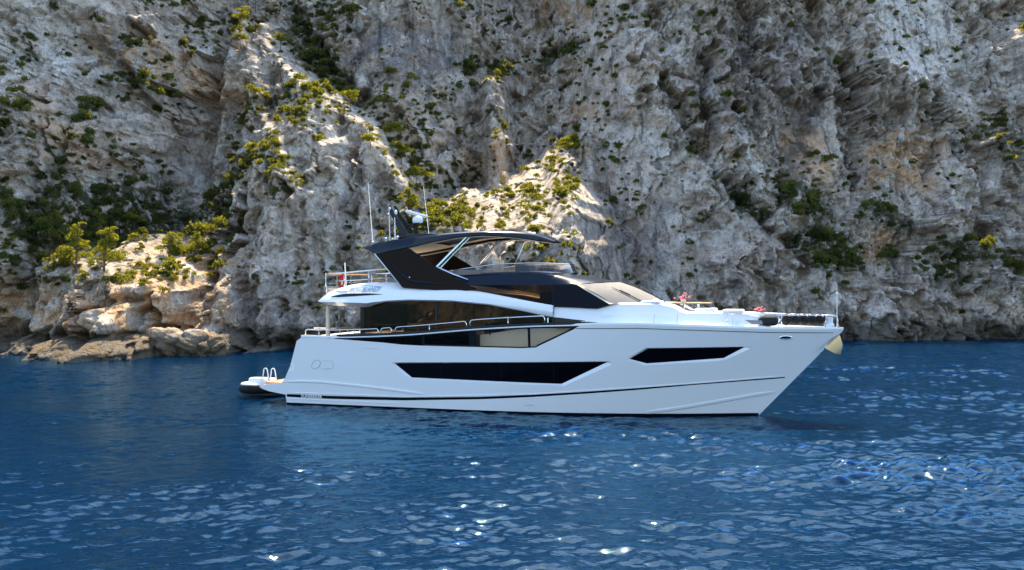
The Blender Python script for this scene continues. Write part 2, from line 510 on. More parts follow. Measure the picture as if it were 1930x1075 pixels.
# attributes
scr = np.zeros(XG.shape)
for w, p in SCRUB_AREAS: scr = np.maximum(scr, w*poly_mask(qx, qy, p))
scr = blur(scr.astype(float), 3, 0); scr = blur(scr, 3, 1)
tanp = np.zeros(XG.shape)
for p in [[(40,160),(95,165),(92,215),(50,210)],[(180,60),(330,90),(420,140),(420,200),(300,160),(200,120)],[(860,280),(940,290),(950,340),(880,320)],[(1060,205),(1130,200),(1120,235),(1060,240)],
          [(1470,250),(1570,260),(1580,340),(1480,330)],[(1640,240),(1770,250),(1760,360),(1640,350)],[(1590,440),(1660,420),(1700,470),(1640,500)],[(0,440),(40,450),(30,520),(0,520)],[(60,240),(170,240),(170,300),(80,300)],
          [(1000,0),(1130,0),(1100,60),(1030,50)],[(-40,540),(230,540),(230,470),(430,470),(440,680),(-40,690)]]:
    tanp = np.maximum(tanp, poly_mask(qx, qy, p))
tanp = blur(tanp.astype(float), 6, 0); tanp = blur(tanp, 6, 1)
def mask(polys, r):
    m = np.zeros(XG.shape)
    for w, p in polys: m = np.maximum(m, w*poly_mask(qx, qy, p))
    return blur(blur(m, r, 0), r, 1)
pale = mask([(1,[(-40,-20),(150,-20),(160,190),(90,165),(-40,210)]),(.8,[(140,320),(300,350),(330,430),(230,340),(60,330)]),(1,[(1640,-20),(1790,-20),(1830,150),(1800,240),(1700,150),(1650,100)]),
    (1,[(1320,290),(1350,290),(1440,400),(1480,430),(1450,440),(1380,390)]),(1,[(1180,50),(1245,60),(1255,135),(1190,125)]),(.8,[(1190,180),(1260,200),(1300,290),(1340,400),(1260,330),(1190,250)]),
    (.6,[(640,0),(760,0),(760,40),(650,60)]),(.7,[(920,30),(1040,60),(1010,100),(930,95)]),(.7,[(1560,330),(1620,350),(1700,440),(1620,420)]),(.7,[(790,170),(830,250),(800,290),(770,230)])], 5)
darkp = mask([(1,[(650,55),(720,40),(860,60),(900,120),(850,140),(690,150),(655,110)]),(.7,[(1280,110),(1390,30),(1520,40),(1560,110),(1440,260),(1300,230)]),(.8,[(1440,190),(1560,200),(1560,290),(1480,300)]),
    (.8,[(1130,380),(1240,380),(1300,560),(1150,560),(1090,470)]),(.6,[(1600,120),(1650,130),(1650,340),(1600,340)]),(.6,[(1640,330),(1770,330),(1770,370),(1640,380)]),(.6,[(430,520),(560,540),(580,640),(440,640)])], 6)  # alcove and chasm outlines carry painted recess shade
nx, nz = XG.shape
me = bpy.data.meshes.new('cliff')
co = np.stack([XG, YG, ZG], -1).reshape(-1, 3).astype(np.float32)
ii = np.arange(nx*nz).reshape(nx, nz)
quads = np.stack([ii[:-1, :-1], ii[1:, :-1], ii[1:, 1:], ii[:-1, 1:]], -1).reshape(-1, 4)
def fast_mesh(me, co, quads):
    me.vertices.add(len(co)); me.vertices.foreach_set('co', co.ravel())
    me.loops.add(quads.size); me.loops.foreach_set('vertex_index', quads.ravel().astype(np.int32))
    me.polygons.add(len(quads))
    me.polygons.foreach_set('loop_start', np.arange(0, quads.size, 4, dtype=np.int32))
    me.polygons.foreach_set('loop_total', np.full(len(quads), 4, dtype=np.int32))
    me.polygons.foreach_set('use_smooth', np.ones(len(quads), dtype=bool))
    me.update(calc_edges=True); me.validate()
fast_mesh(me, co, quads)
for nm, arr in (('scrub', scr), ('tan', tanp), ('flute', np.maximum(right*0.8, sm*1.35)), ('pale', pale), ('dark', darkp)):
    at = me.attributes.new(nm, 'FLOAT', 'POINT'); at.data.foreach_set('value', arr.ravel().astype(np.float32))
cliff = link('cliff', me)
tag(cliff, 'tall grey limestone cliff with tan patches, rising from the sea behind the yacht', 'cliff', kind='structure')

def rock_material():
    m, nt, p = new_mat('limestone')
    N, Lk = nt.nodes, nt.links
    tc = N.new('ShaderNodeNewGeometry')
    def noise(scale, detail, rough=0.6, vec=None, dist=0.0):
        n = N.new('ShaderNodeTexNoise'); n.inputs['Scale'].default_value = scale
        n.inputs['Detail'].default_value = detail; n.inputs['Roughness'].default_value = rough
        n.inputs['Distortion'].default_value = dist
        Lk.new(vec if vec else tc.outputs['Position'], n.inputs['Vector']); return n.outputs['Fac']
    def mapping(sc):
        q = N.new('ShaderNodeMapping'); q.inputs['Scale'].default_value = sc
        Lk.new(tc.outputs['Position'], q.inputs['Vector']); return q.outputs['Vector']
    def ramp(fac, a, b):
        r = N.new('ShaderNodeMapRange'); r.inputs['From Min'].default_value = a; r.inputs['From Max'].default_value = b
        r.interpolation_type = 'SMOOTHSTEP'
        Lk.new(fac, r.inputs['Value']); return r.outputs['Result']
    def mix(fac, a, b):
        x = N.new('ShaderNodeMix'); x.data_type = 'RGBA'
        for sock, v in (('A', a), ('B', b)):
            if isinstance(v, tuple): x.inputs[sock].default_value = (*v, 1)
            else: Lk.new(v, x.inputs[sock])
        if isinstance(fac, float): x.inputs['Factor'].default_value = fac
        else: Lk.new(fac, x.inputs['Factor'])
        return x.outputs['Result']
    def mul(a, b):
        x = N.new('ShaderNodeMath'); x.operation = 'MULTIPLY'; Lk.new(a, x.inputs[0])
        if isinstance(b, float): x.inputs[1].default_value = b
        else: Lk.new(b, x.inputs[1])
        return x.outputs[0]
    def attr(n):
        a = N.new('ShaderNodeAttribute'); a.attribute_name = n; return a.outputs['Fac']
    col = mix(ramp(noise(0.5, 8, 0.65), 0.36, 0.64), (0.26, 0.222, 0.182), (0.62, 0.55, 0.465))
    # pale washed limestone
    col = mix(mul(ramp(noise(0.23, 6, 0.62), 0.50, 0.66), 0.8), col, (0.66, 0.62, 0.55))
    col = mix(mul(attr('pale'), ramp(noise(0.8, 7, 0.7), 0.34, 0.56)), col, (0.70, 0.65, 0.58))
    col = mix(mul(attr('dark'), ramp(noise(0.7, 6, 0.65, mapping((1.0, 1.0, 0.35))), 0.30, 0.58)), col, (0.15, 0.14, 0.135))  # dark grey walls, plus recess shade painted into the colour
    # iron-stained patches
    t = ramp(noise(0.45, 7, 0.65), 0.36, 0.62)
    at = N.new('ShaderNodeMath'); at.operation = 'MULTIPLY_ADD'; Lk.new(attr('tan'), at.inputs[0]); at.inputs[1].default_value = 0.8; at.inputs[2].default_value = 0.24
    col = mix(mul(t, at.outputs[0]), col, (0.56, 0.34, 0.17))
    # dark water streaks running down the fluted wall
    st = ramp(noise(1.0, 5, 0.6, mapping((1.3, 0.3, 0.09))), 0.52, 0.66)
    fl = N.new('ShaderNodeMath'); fl.operation = 'MULTIPLY_ADD'; Lk.new(attr('flute'), fl.inputs[0]); fl.inputs[1].default_value = 0.5; fl.inputs[2].default_value = 0.12
    col = mix(mul(st, fl.outputs[0]), col, (0.065, 0.060, 0.056))
    # fine speckle
    col = mix(mul(ramp(noise(2.4, 4, 0.6), 0.58, 0.66), 0.45), col, (0.10, 0.092, 0.078))
    col = mix(mul(ramp(noise(1.3, 7, 0.7, None, 0.5), 0.57, 0.62), 0.55), col, (0.070, 0.062, 0.050))  # dark spots painted in as shadow pockets of the rock
    col = mix(mul(ramp(noise(5.1, 4, 0.7), 0.56, 0.66), 0.5), col, (0.60, 0.56, 0.50))
    col = mix(mul(ramp(noise(6.5, 4, 0.65), 0.54, 0.64), 0.5), col, (0.12, 0.105, 0.085))
    # thin soil and dry grass under the scrub
    col = mix(mul(attr('scrub'), ramp(noise(0.9, 6, 0.7), 0.36, 0.55)), col, (0.045, 0.055, 0.025))
    # wet dark band above the water
    geo = N.new('ShaderNodeSeparateXYZ'); Lk.new(tc.outputs['Position'], geo.inputs[0])
    ad = N.new('ShaderNodeMath'); ad.operation = 'MULTIPLY_ADD'; Lk.new(noise(0.35, 4), ad.inputs[0]); ad.inputs[1].default_value = -3.4; Lk.new(geo.outputs['Z'], ad.inputs[2])
    wet = N.new('ShaderNodeMapRange'); wet.interpolation_type = 'SMOOTHSTEP'
    wet.inputs['From Min'].default_value = -0.4; wet.inputs['From Max'].default_value = 0.5
    wet.inputs['To Min'].default_value = 0.85; wet.inputs['To Max'].default_value = 0.0
    Lk.new(ad.outputs[0], wet.inputs['Value'])
    col = mix(wet.outputs['Result'], col, (0.075, 0.062, 0.042))
    Lk.new(col, p.inputs['Base Color'])
    p.inputs['Roughness'].default_value = 0.9
    p.inputs['Specular IOR Level'].default_value = 0.25
    b1 = N.new('ShaderNodeBump'); b1.inputs['Strength'].default_value = 1.0; b1.inputs['Distance'].default_value = 0.34
    Lk.new(noise(1.6, 6, 0.58, None, 0.4), b1.inputs['Height'])
    vo = N.new('ShaderNodeTexVoronoi'); vo.feature = 'DISTANCE_TO_EDGE'; vo.inputs['Scale'].default_value = 1.4
    dn = N.new('ShaderNodeTexNoise'); dn.inputs['Scale'].default_value = 1.5; dn.inputs['Detail'].default_value = 4
    Lk.new(tc.outputs['Position'], dn.inputs['Vector'])
    dm = N.new('ShaderNodeMix'); dm.data_type = 'VECTOR'; dm.inputs['Factor'].default_value = 0.35
    Lk.new(tc.outputs['Position'], dm.inputs['A']); Lk.new(dn.outputs['Color'], dm.inputs['B']); Lk.new(dm.outputs['Result'], vo.inputs['Vector'])
    b2 = N.new('ShaderNodeBump'); b2.inputs['Strength'].default_value = 0.35; b2.inputs['Distance'].default_value = 0.3
    Lk.new(ramp(vo.outputs['Distance'], 0.0, 0.12), b2.inputs['Height'])
    Lk.new(b1.outputs[0], b2.inputs['Normal'])
    Lk.new(b2.outputs[0], p.inputs['Normal'])
    return m
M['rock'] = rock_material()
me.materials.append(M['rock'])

# ------------------------------------------------------------------ plants on the cliff
def leaf_material(name, col, trans, var=0.45):
    m = bpy.data.materials.new(name); m.use_nodes = True
    nt = m.node_tree; nt.nodes.remove(nt.nodes['Principled BSDF']); N, Lk = nt.nodes, nt.links
    tc = N.new('ShaderNodeTexCoord'); nz = N.new('ShaderNodeTexNoise'); nz.inputs['Scale'].default_value = 3.5; nz.inputs['Detail'].default_value = 3
    oi = N.new('ShaderNodeObjectInfo')
    ad = N.new('ShaderNodeVectorMath'); ad.operation = 'MULTIPLY_ADD'; ad.inputs[1].default_value = (1,1,1)
    Lk.new(tc.outputs['Object'], ad.inputs[0]); Lk.new(oi.outputs['Location'], ad.inputs[2]); Lk.new(ad.outputs[0], nz.inputs['Vector'])
    def var_col(c):
        x = N.new('ShaderNodeMix'); x.data_type = 'RGBA'
        x.inputs['A'].default_value = (*[v*(1-var) for v in c], 1); x.inputs['B'].default_value = (c[0]*(1+var)*1.1, c[1]*(1+var), c[2]*(1+var*0.5), 1)
        Lk.new(nz.outputs['Fac'], x.inputs['Factor']); return x.outputs['Result']
    df = N.new('ShaderNodeBsdfDiffuse'); Lk.new(var_col(col), df.inputs['Color'])
    tl = N.new('ShaderNodeBsdfTranslucent'); Lk.new(var_col(trans), tl.inputs['Color'])
    mx = N.new('ShaderNodeMixShader'); mx.inputs['Fac'].default_value = 0.45
    Lk.new(df.outputs[0], mx.inputs[1]); Lk.new(tl.outputs[0], mx.inputs[2]); Lk.new(mx.outputs[0], nt.nodes['Material Output'].inputs['Surface'])
    return m
M['shrub'] = leaf_material('shrub_leaves', (0.034, 0.060, 0.036), (0.36, 0.37, 0.03))
M['pine'] = leaf_material('pine_needles', (0.075, 0.110, 0.026), (0.42, 0.42, 0.035), 0.3)
M['bark'] = plain('bark', (0.12, 0.085, 0.06), 0.9, var=0.3, scale=9)

def leaf_cloud(rng, blobs, per_m2, size):
    """many small leaf-sized faces spread over and in overlapping blobs (centre, radii)"""
    v, f = [], []
    for c, r in blobs:
        n = max(8, int(per_m2*(r[0]*r[1]+r[1]*r[2]+r[0]*r[2])*4.2))
        for _ in range(n):
            d = rng.normal(size=3); d /= np.linalg.norm(d)+1e-9
            if d[2] < -0.5: d[2] *= -0.6
            k = rng.uniform(0.55, 1.05)
            p = np.array(c)+d*np.array(r)*k
            a = rng.normal(size=3); a /= np.linalg.norm(a)
            b = np.cross(a, d+rng.normal(size=3)*0.7); b /= np.linalg.norm(b)+1e-9
            s = size*rng.uniform(0.6, 1.3)
            i = len(v)
            v += [p-a*s, p+b*s*0.55, p+a*s, p-b*s*0.55]
            f.append((i, i+1, i+2, i+3))
    return v, f

def leaf_mesh(name, v, f, mat):
    me = bpy.data.meshes.new(name)
    fast_mesh(me, np.array(v, dtype=np.float32), np.array(f, dtype=np.int64))
    me.materials.append(mat)
    return me

rng = np.random.default_rng(3)
shrub_meshes = []
for k in range(6):
    blobs = []
    w = rng.uniform(0.8, 1.2)
    for b in range(rng.integers(3, 7)):
        a = rng.uniform(0, 6.28); q = rng.uniform(0, 0.5)
        r = rng.uniform(0.25, 0.5)
        blobs.append(((math.cos(a)*q*w, math.sin(a)*q*0.8, r*0.7+rng.uniform(0, 0.15)), (r*w, r, r*rng.uniform(0.6, 0.9))))
    shrub_meshes.append(leaf_mesh('shrub', *leaf_cloud(rng, blobs, 55, 0.09), M['shrub']))

seen = (PX > -40) & (PX < 1970) & (PY > -15) & (PY < 660) & (ZG > 1.2)
# drop faces hidden behind something nearer (coarse bearing buffer)
bx = np.clip((PX/8).astype(int)+10, 0, 270); by = np.clip((PY/8).astype(int)+10, 0, 110)
PX = CX + F*XG/YG; PY = HZ + F*(EYE-ZG)/YG
zbuf = np.full((271, 111), 1e9); np.minimum.at(zbuf, (bx.ravel(), by.ravel()), YG.ravel())
seen &= YG < zbuf[bx, by]+1.2
lit_area = blur(blur(lit.astype(float), 3, 0), 3, 1)
slope_y = np.gradient(YG, axis=1)/np.maximum(dz, 1e-3)
shelf = np.clip((slope_y-0.2)*0.6, 0, 1)                      # shrubs root where the face leans back
patch = np.clip(fbm(XG*0.16, ZG*0.16, 3, 71)*2.0+0.30, 0, 1)
dens = seen*(0.55*(0.45+shelf)*patch*(1-0.8*right) + 0.55*scr*(0.35+shelf) + (0.10+0.22*(PX > 780))*lit_area*(PY < 520))
dens *= np.where(PY > 540, 0.10, 1.0)*np.where((PX > 480) & (PX < 760) & (PY > 380), 0.5, 1.0)
dens *= np.where((PX > 640) & (PX < 850) & (PY > 30) & (PY < 130), 0.1, 1.0)
prob = (dens/dens.sum()).ravel()
pick = np.random.default_rng(11).choice(prob.size, size=3300, replace=False, p=prob)

def zone_of(px, py, sunny):
    side = 'at left' if px < 480 else ('in the middle' if px < 1120 else 'at right')
    hgt = 'high up' if py < 200 else ('midway up' if py < 400 else 'low on')
    return side, hgt
placed = []
for q in pick:
    i, j = divmod(int(q), nz)
    s = float(np.clip(RNG.lognormal(-0.55, 0.42), 0.28, 1.5))*(1.15 if scr[i, j] > 0.3 else 0.9)
    placed.append((s/YG[i, j], s, i, j))
placed.sort(reverse=True)
big_ones, rest = placed[:296], placed[296:]
for n, (_, s, i, j) in enumerate(big_ones):
    o = bpy.data.objects.new('shrub', shrub_meshes[n % 6]); C.objects.link(o)
    o.location = (XG[i, j], YG[i, j]-0.10, ZG[i, j]-0.05)
    o.rotation_euler = (RNG.uniform(-0.25, 0.1), RNG.uniform(-0.2, 0.2), RNG.uniform(0, 6.28))
    o.scale = (s*RNG.uniform(0.85, 1.25), s, s*RNG.uniform(1.0, 1.4))
    side, hgt = zone_of(PX[i, j], PY[i, j], lit[i, j])
    sz = 'large' if s > 1.0 else ('bushy' if s > 0.75 else 'small')
    if lit_area[i, j] > 0.35:
        lab = f'{sz} sunlit yellow-green shrub on a bright ledge, {hgt} the cliff {side}'; grp = 'sunlit shrubs on the cliff ledges'
    elif scr[i, j] > 0.4:
        lab = f'{sz} dark green shrub in thick scrub, {hgt} the cliff {side}'; grp = 'dark shrubs in the scrub patches'
    else:
        lab = f'{sz} dark green shrub on bare rock, {hgt} the cliff {side}'; grp = 'dark shrubs dotted over the cliff'
    tag(o, lab, 'shrub', grp)
V, Q = [], []
for (_, s, i, j) in rest:
    src = shrub_meshes[(i+j) % 6]
    cv = np.empty(len(src.vertices)*3, np.float32); src.vertices.foreach_get('co', cv); cv = cv.reshape(-1, 3)
    keep = np.arange(len(cv)//4)[::1]
    cv = cv.reshape(-1, 4, 3)[keep].reshape(-1, 3)*1.0
    a = RNG.uniform(0, 6.28); ca, sa = math.cos(a), math.sin(a)
    cc = np.stack([cv[:, 0]*ca-cv[:, 1]*sa, cv[:, 0]*sa+cv[:, 1]*ca, cv[:, 2]*1.25], -1)*s + np.array([XG[i, j], YG[i, j]-0.08, ZG[i, j]-0.05])
    base = sum(len(x) for x in V)
    V.append(cc); Q.append(np.arange(len(cc)).reshape(-1, 4)+base)
sm = leaf_mesh('scrub', np.concatenate(V), np.concatenate(Q), M['shrub'])
tag(link('scrub', sm), 'small green scrub tufts scattered all over the grey cliff face', 'scrub', kind='stuff')

def at_face(px, py):
    d = (PX-px)**2+(PY-py)**2
    d = np.where(d < 60, YG*0.5+d*0.2, 1e6+d)
    i, j = np.unravel_index(np.argmin(d), d.shape)
    return i, j

def pine(px, py, h, wdt, label, style, seed):
    """small Aleppo pine: trunk, limbs and layered sprays of needles"""
    r = np.random.default_rng(seed)
    h *= 1.2; wdt *= 1.12
    i, j = at_face(px, py)
    t = thing('pine_tree', label, 'tree', (XG[i, j], YG[i, j]-0.25, ZG[i, j]-0.15), 0, 'pines growing on the cliff')
    tk = MB()
    lean = r.uniform(-0.2, 0.2)*h
    path = [(lean*k*k, -0.12*h*k, h*0.85*k) for k in (0, .3, .6, 1)]
    tk.tube(path, [0.024*h, 0.019*h, 0.014*h, 0.007*h], 7)
    blobs = []
    n = 15 if style == 'full' else 8
    for k in range(n):
        u = (k+0.5)/n
        z = h*((0.22 + 0.76*u) if style == 'full' else (0.6+0.4*u))
        rad_ = wdt*((1.05-0.85*u) if style == 'full' else r.uniform(0.6, 1.0))
        a = r.uniform(0, 6.28)
        q = rad_*r.uniform(0.35, 0.8)
        c = (lean*u*u+math.cos(a)*q, -0.12*h*u+math.sin(a)*q*0.7, z)
        sz = rad_*r.uniform(0.28, 0.5)+0.12*wdt
        blobs.append((c, (sz, sz*0.8, sz*r.uniform(0.35, 0.55))))
        b0 = (lean*(u*.8)**2, -0.12*h*u*.8, max(0.1, z-0.25*q-0.1*h))
        tk.tube([b0, ((b0[0]+c[0])/2, (b0[1]+c[1])/2, (b0[2]+c[2])/2+0.04*h), c], [0.010*h, 0.007*h, 0.003*h], 5)
    tk.make('trunk', M['bark'], t)
    link('crown', leaf_mesh('crown', *leaf_cloud(r, blobs, 95, 0.08), M['pine']), t)
PINES = [
    (148, 512, 3.5, 1.45, 'tallest bushy yellow-green pine above the left shore rocks', 'full'),
    (200, 512, 3.0, 1.6, 'broad yellow-green pine right beside the tallest left pine', 'full'),
    (118, 455, 2.4, 1.1, 'dark green pine behind the tallest left pine, its tip catching sun', 'full'),
    (195, 462, 2.3, 0.9, 'slim pine with a sunlit top behind the broad left pine', 'full'),
    (108, 528, 0.9, 0.6, 'low bright pine sapling at the foot of the left pines', 'full'),
    (255, 432, 1.3, 1.1, 'flat-topped bright yellow pine among dark scrub, upper left of the shore rocks', 'flat'),
    (320, 488, 2.0, 1.5, 'wide green pine on top of the sunlit rock knoll at left', 'full'),
    (372, 478, 1.7, 0.9, 'smaller green pine at the right of the rock knoll', 'full'),
    (452, 68, 2.6, 1.0, 'pine leaning over the left ridge near the top of the picture', 'flat'),
    (482, 20, 2.2, 1.2, 'topmost pine on the long sunlit ridge', 'flat'),
    (530, 95, 1.6, 0.9, 'yellow pine halfway up the long sunlit ridge', 'flat'),
    (455, 88, 1.2, 1.0, 'flat bright pine spray left of the long sunlit ridge', 'flat'),
    (480, 190, 1.3, 0.9, 'small bright pine on the thin left ridge', 'flat'),
    (662, 210, 1.8, 1.0, 'yellow pine at the lower end of the long sunlit ridge', 'flat'),
    (725, 200, 2.0, 0.8, 'upright yellow pine under the dark grey wall', 'full'),
    (735, 150, 1.2, 0.9, 'flat yellow pine spray at the foot of the dark grey wall', 'flat'),
    (778, 165, 1.3, 0.7, 'small yellow pine right of the flat spray under the grey wall', 'flat'),
    (735, 265, 1.5, 1.3, 'wide flat yellow pine in the middle of the cliff', 'flat'),
    (700, 280, 1.2, 0.9, 'low flat pine left of the wide middle pine', 'flat'),
    (758, 310, 1.8, 1.2, 'layered pale pine below the wide middle pine', 'flat'),
    (865, 268, 1.5, 0.8, 'yellow tufted pine left of the sunlit rock fin', 'flat'),
    (805, 268, 1.3, 0.9, 'slanting pine left of the tufted pine in mid cliff', 'flat'),
    (785, 348, 1.5, 1.4, 'bright flat pine above the yacht mast', 'flat'),
    (770, 395, 1.9, 1.2, 'bushy green pine right behind the yacht mast', 'full'),
    (945, 145, 1.3, 0.9, 'round green pine on the high central ledge', 'full'),
    (1075, 285, 1.6, 1.6, 'bright green pine clump on the tip of the sunlit spur', 'full'),
]
for n, a in enumerate(PINES): pine(*a, 100+n)

# boulders along the left shore
def boulder(x, y, z, s, label, seed):
    r = np.random.default_rng(seed)
    bm = bmesh.new(); bmesh.ops.create_icosphere(bm, subdivisions=5, radius=1.0)
    P = np.array([v.co for v in bm.verts])
    off = r.uniform(0, 50)
    nn = fbm(P[:, 0]*1.1+off+P[:, 1]*0.6, P[:, 2]*1.3+P[:, 1]*0.9, 5, seed)*0.28
    c1, g1, v1 = cells(P[:, 0]*1.6+off+P[:, 1], P[:, 2]*1.8+P[:, 1]*0.7, seed)
    k = 1+nn+0.12*np.minimum(g1*2, 1)*(v1+0.2)
    for v, kk in zip(bm.verts, k): v.co = Vector((v.co.x*s[0], v.co.y*s[1], v.co.z*s[2]))*float(kk)
    mb = MB().bm(bm)
    o = mb.make('boulder', M['rock'], None, 180)
    at = o.data.attributes.new('tan', 'FLOAT', 'POINT'); at.data.foreach_set('value', np.full(len(o.data.vertices), 1.0, np.float32))
    o.location = (x, y, z); o.rotation_euler = (0, 0, r.uniform(0, 6))
    tag(o, label, 'rock', 'boulders at the foot of the cliff')
BOULDERS = [
    (95, 664, 1.5, 0.45, 'flat sunlit tan boulder awash at the far left shore'),
    (150, 664, 1.7, 0.5, 'long tan boulder awash in the middle of the left shore'),
    (210, 662, 1.3, 0.5, 'pale low boulder awash left of the big dark shore rocks'),
    (258, 652, 1.3, 0.85, 'dark craggy boulder at the left of the shore pile'),
    (310, 648, 1.7, 1.25, 'big craggy sunlit boulder heading the shore pile'),
    (365, 650, 1.4, 1.05, 'brown blocky boulder at the middle of the shore pile'),
    (405, 655, 1.0, 0.8, 'last boulder of the shore pile, nearest the yacht stern'),
    (200, 606, 1.7, 1.0, 'smooth brown boulder wedged under the left overhang'),
]
for n, (px, py, sx, sz, lab) in enumerate(BOULDERS):
    Yb = 5.5*F/max(py+4-HZ, 1) if py > 640 else 76.5
    if 240 < px < 420: Yb = 75.0
    x = (px-CX)/F*Yb; z = EYE-(py-HZ)*Yb/F
    boulder(x, Yb, max(z, -0.05), (sx, sx*0.9, sz), lab, 300+n)

# ================================================================== THE SEA
def sea():
    X = np.concatenate([-46-np.cumsum(np.geomspace(0.2, 60, 45))[::-1], np.arange(-46, 56, 0.072), 56+np.cumsum(np.geomspace(0.2, 60, 45))])
    rows = [14.0]
    while rows[-1] < 108: rows.append(rows[-1]+0.042*(rows[-1]/19.0)**1.15)
    Yr = np.concatenate([14-np.cumsum(np.geomspace(0.2, 50, 40))[::-1], np.array(rows), rows[-1]+np.cumsum(np.geomspace(0.5, 60, 36))])
    gx = np.gradient(X); gy = np.gradient(Yr)
    XX, YY = np.meshgrid(X, Yr, indexing='ij')
    H = np.zeros(XX.shape)
    r = np.random.default_rng(5)
    calm = 0.5+0.5*np.tanh((XX+3.5)/4.0)                                  # livelier water to the right
    gust = np.clip(0.85+0.75*fbm(XX*0.06, YY*0.09, 4, 91), 0.3, 1.45)
    amp_s = gust*(0.50+0.52*calm)*np.clip(0.92+1.0*fbm(XX*0.20+5, YY*0.26, 3, 95), 0.45, 1.25)
    big = (np.abs(XX) < 60) & (YY < 112)
    for k in range(64):
        lam = 0.14*(3.0/0.14)**((k+r.uniform(0, 1))/64.0)
        th = rad(-70)+r.normal()*0.95
        kx, ky = 2*math.pi/lam*math.cos(th), 2*math.pi/lam*math.sin(th)
        slope = 0.036*(0.45 if lam > 1.2 else 1.0)*(1.1 if 0.3 < lam < 0.8 else 1.0)*(1.55 if lam < 0.3 else 1.0)
        A = slope*lam/(2*math.pi)*1.42
        w = np.clip((lam/np.maximum(np.maximum(gx[:, None], gy[None, :]), 1e-3)-2.2)/2.5, 0, 1)
        if lam > 0.25:
            ph = kx*XX+ky*YY+r.uniform(0, 6.28)+0.5*np.sin(0.13*XX+0.21*YY+k)
            s = np.sin(ph)
            H += A*w*(s+0.22*np.cos(2*ph))*(amp_s if lam < 3 else 1.0)
    co = np.stack([XX, YY, H], -1).reshape(-1, 3).astype(np.float32)
    a, b = XX.shape
    ii = np.arange(a*b).reshape(a, b)
    q = np.stack([ii[:-1, :-1], ii[1:, :-1], ii[1:, 1:], ii[:-1, 1:]], -1).reshape(-1, 4)
    me = bpy.data.meshes.new('sea'); fast_mesh(me, co, q)
    m, nt, p = new_mat('sea_water')
    N, Lk = nt.nodes, nt.links
    p.inputs['Base Color'].default_value = (0.0, 0.0100, 0.0340, 1)
    p.inputs['Roughness'].default_value = 0.6
    p.inputs['Specular IOR Level'].default_value = 0.0
    p.inputs['Subsurface Weight'].default_value = 0.35
    p.inputs['Subsurface Radius'].default_value = (0.6, 2.0, 3.0)
    p.inputs['Subsurface Scale'].default_value = 1.0
    tc = N.new('ShaderNodeTexCoord')
    mp = N.new('ShaderNodeMapping'); mp.inputs['Rotation'].default_value = (0, 0, rad(20)); mp.inputs['Scale'].default_value = (1.0, 1.6, 1.0)
    Lk.new(tc.outputs['Object'], mp.inputs['Vector'])
    def ripple(scale, detail, dist, strength, prev=None):
        n1 = N.new('ShaderNodeTexNoise'); n1.inputs['Scale'].default_value = scale; n1.inputs['Detail'].default_value = detail; n1.inputs['Roughness'].default_value = 0.45
        Lk.new(mp.outputs[0], n1.inputs['Vector'])
        b = N.new('ShaderNodeBump'); b.inputs['Strength'].default_value = strength; b.inputs['Distance'].default_value = dist
        Lk.new(n1.outputs['Fac'], b.inputs['Height'])
        if prev: Lk.new(prev, b.inputs['Normal'])
        return b.outputs[0]
    nrm = ripple(8.0, 2, 0.022, 0.55, ripple(2.6, 3, 0.08, 0.2))
    gl = N.new('ShaderNodeBsdfGlossy'); gl.inputs['Roughness'].default_value = 0.025; gl.inputs['Color'].default_value = (0.60, 0.90, 1.0, 1)
    Lk.new(nrm, gl.inputs['Normal'])
    fr = N.new('ShaderNodeFresnel'); fr.inputs['IOR'].default_value = 1.333; Lk.new(nrm, fr.inputs['Normal'])
    mk_ = N.new('ShaderNodeMath'); mk_.operation = 'MULTIPLY'; mk_.inputs[1].default_value = 0.80; Lk.new(fr.outputs[0], mk_.inputs[0])
    ms = N.new('ShaderNodeMixShader'); Lk.new(mk_.outputs[0], ms.inputs['Fac']); Lk.new(p.outputs[0], ms.inputs[1]); Lk.new(gl.outputs[0], ms.inputs[2])
    Lk.new(ms.outputs[0], N['Material Output'].inputs['Surface'])
    tag(link('sea', me, None, m), 'deep blue rippled sea filling the foreground', 'sea', kind='structure')
sea()
# ================================================================== THE YACHT
# local frame: x forward along the keel line, y to port, z up from the water
YO = (-0.352, 44.70, 0.0)
yacht = thing('yacht', 'big white motor yacht with black hull windows and a dark hardtop, anchored below the cliff', 'yacht', YO, rad(-18))

def B(x, z):
    """half breadth of the hull"""
    zt = min(max(z/3.5, -0.25), 1.08)
    xs_ = 11.0+0.932*z
    x0 = -1.0+3.0*zt
    bm = 2.62+0.43*max(zt, 0)**0.8 - (0.35*max(0, -zt)*4*0.35)
    t = min(max((x-x0)/(xs_-x0), 0), 1)
    b = bm*(1-t**(2.0+0.25*max(zt, 0)))
    if x < -4: b *= 1-0.018*((-4-x)/5)**2
    return max(b, 0.0)
def hs(side, off=0.0):
    return lambda x, z: (x, side*(B(x, z)+off), z)

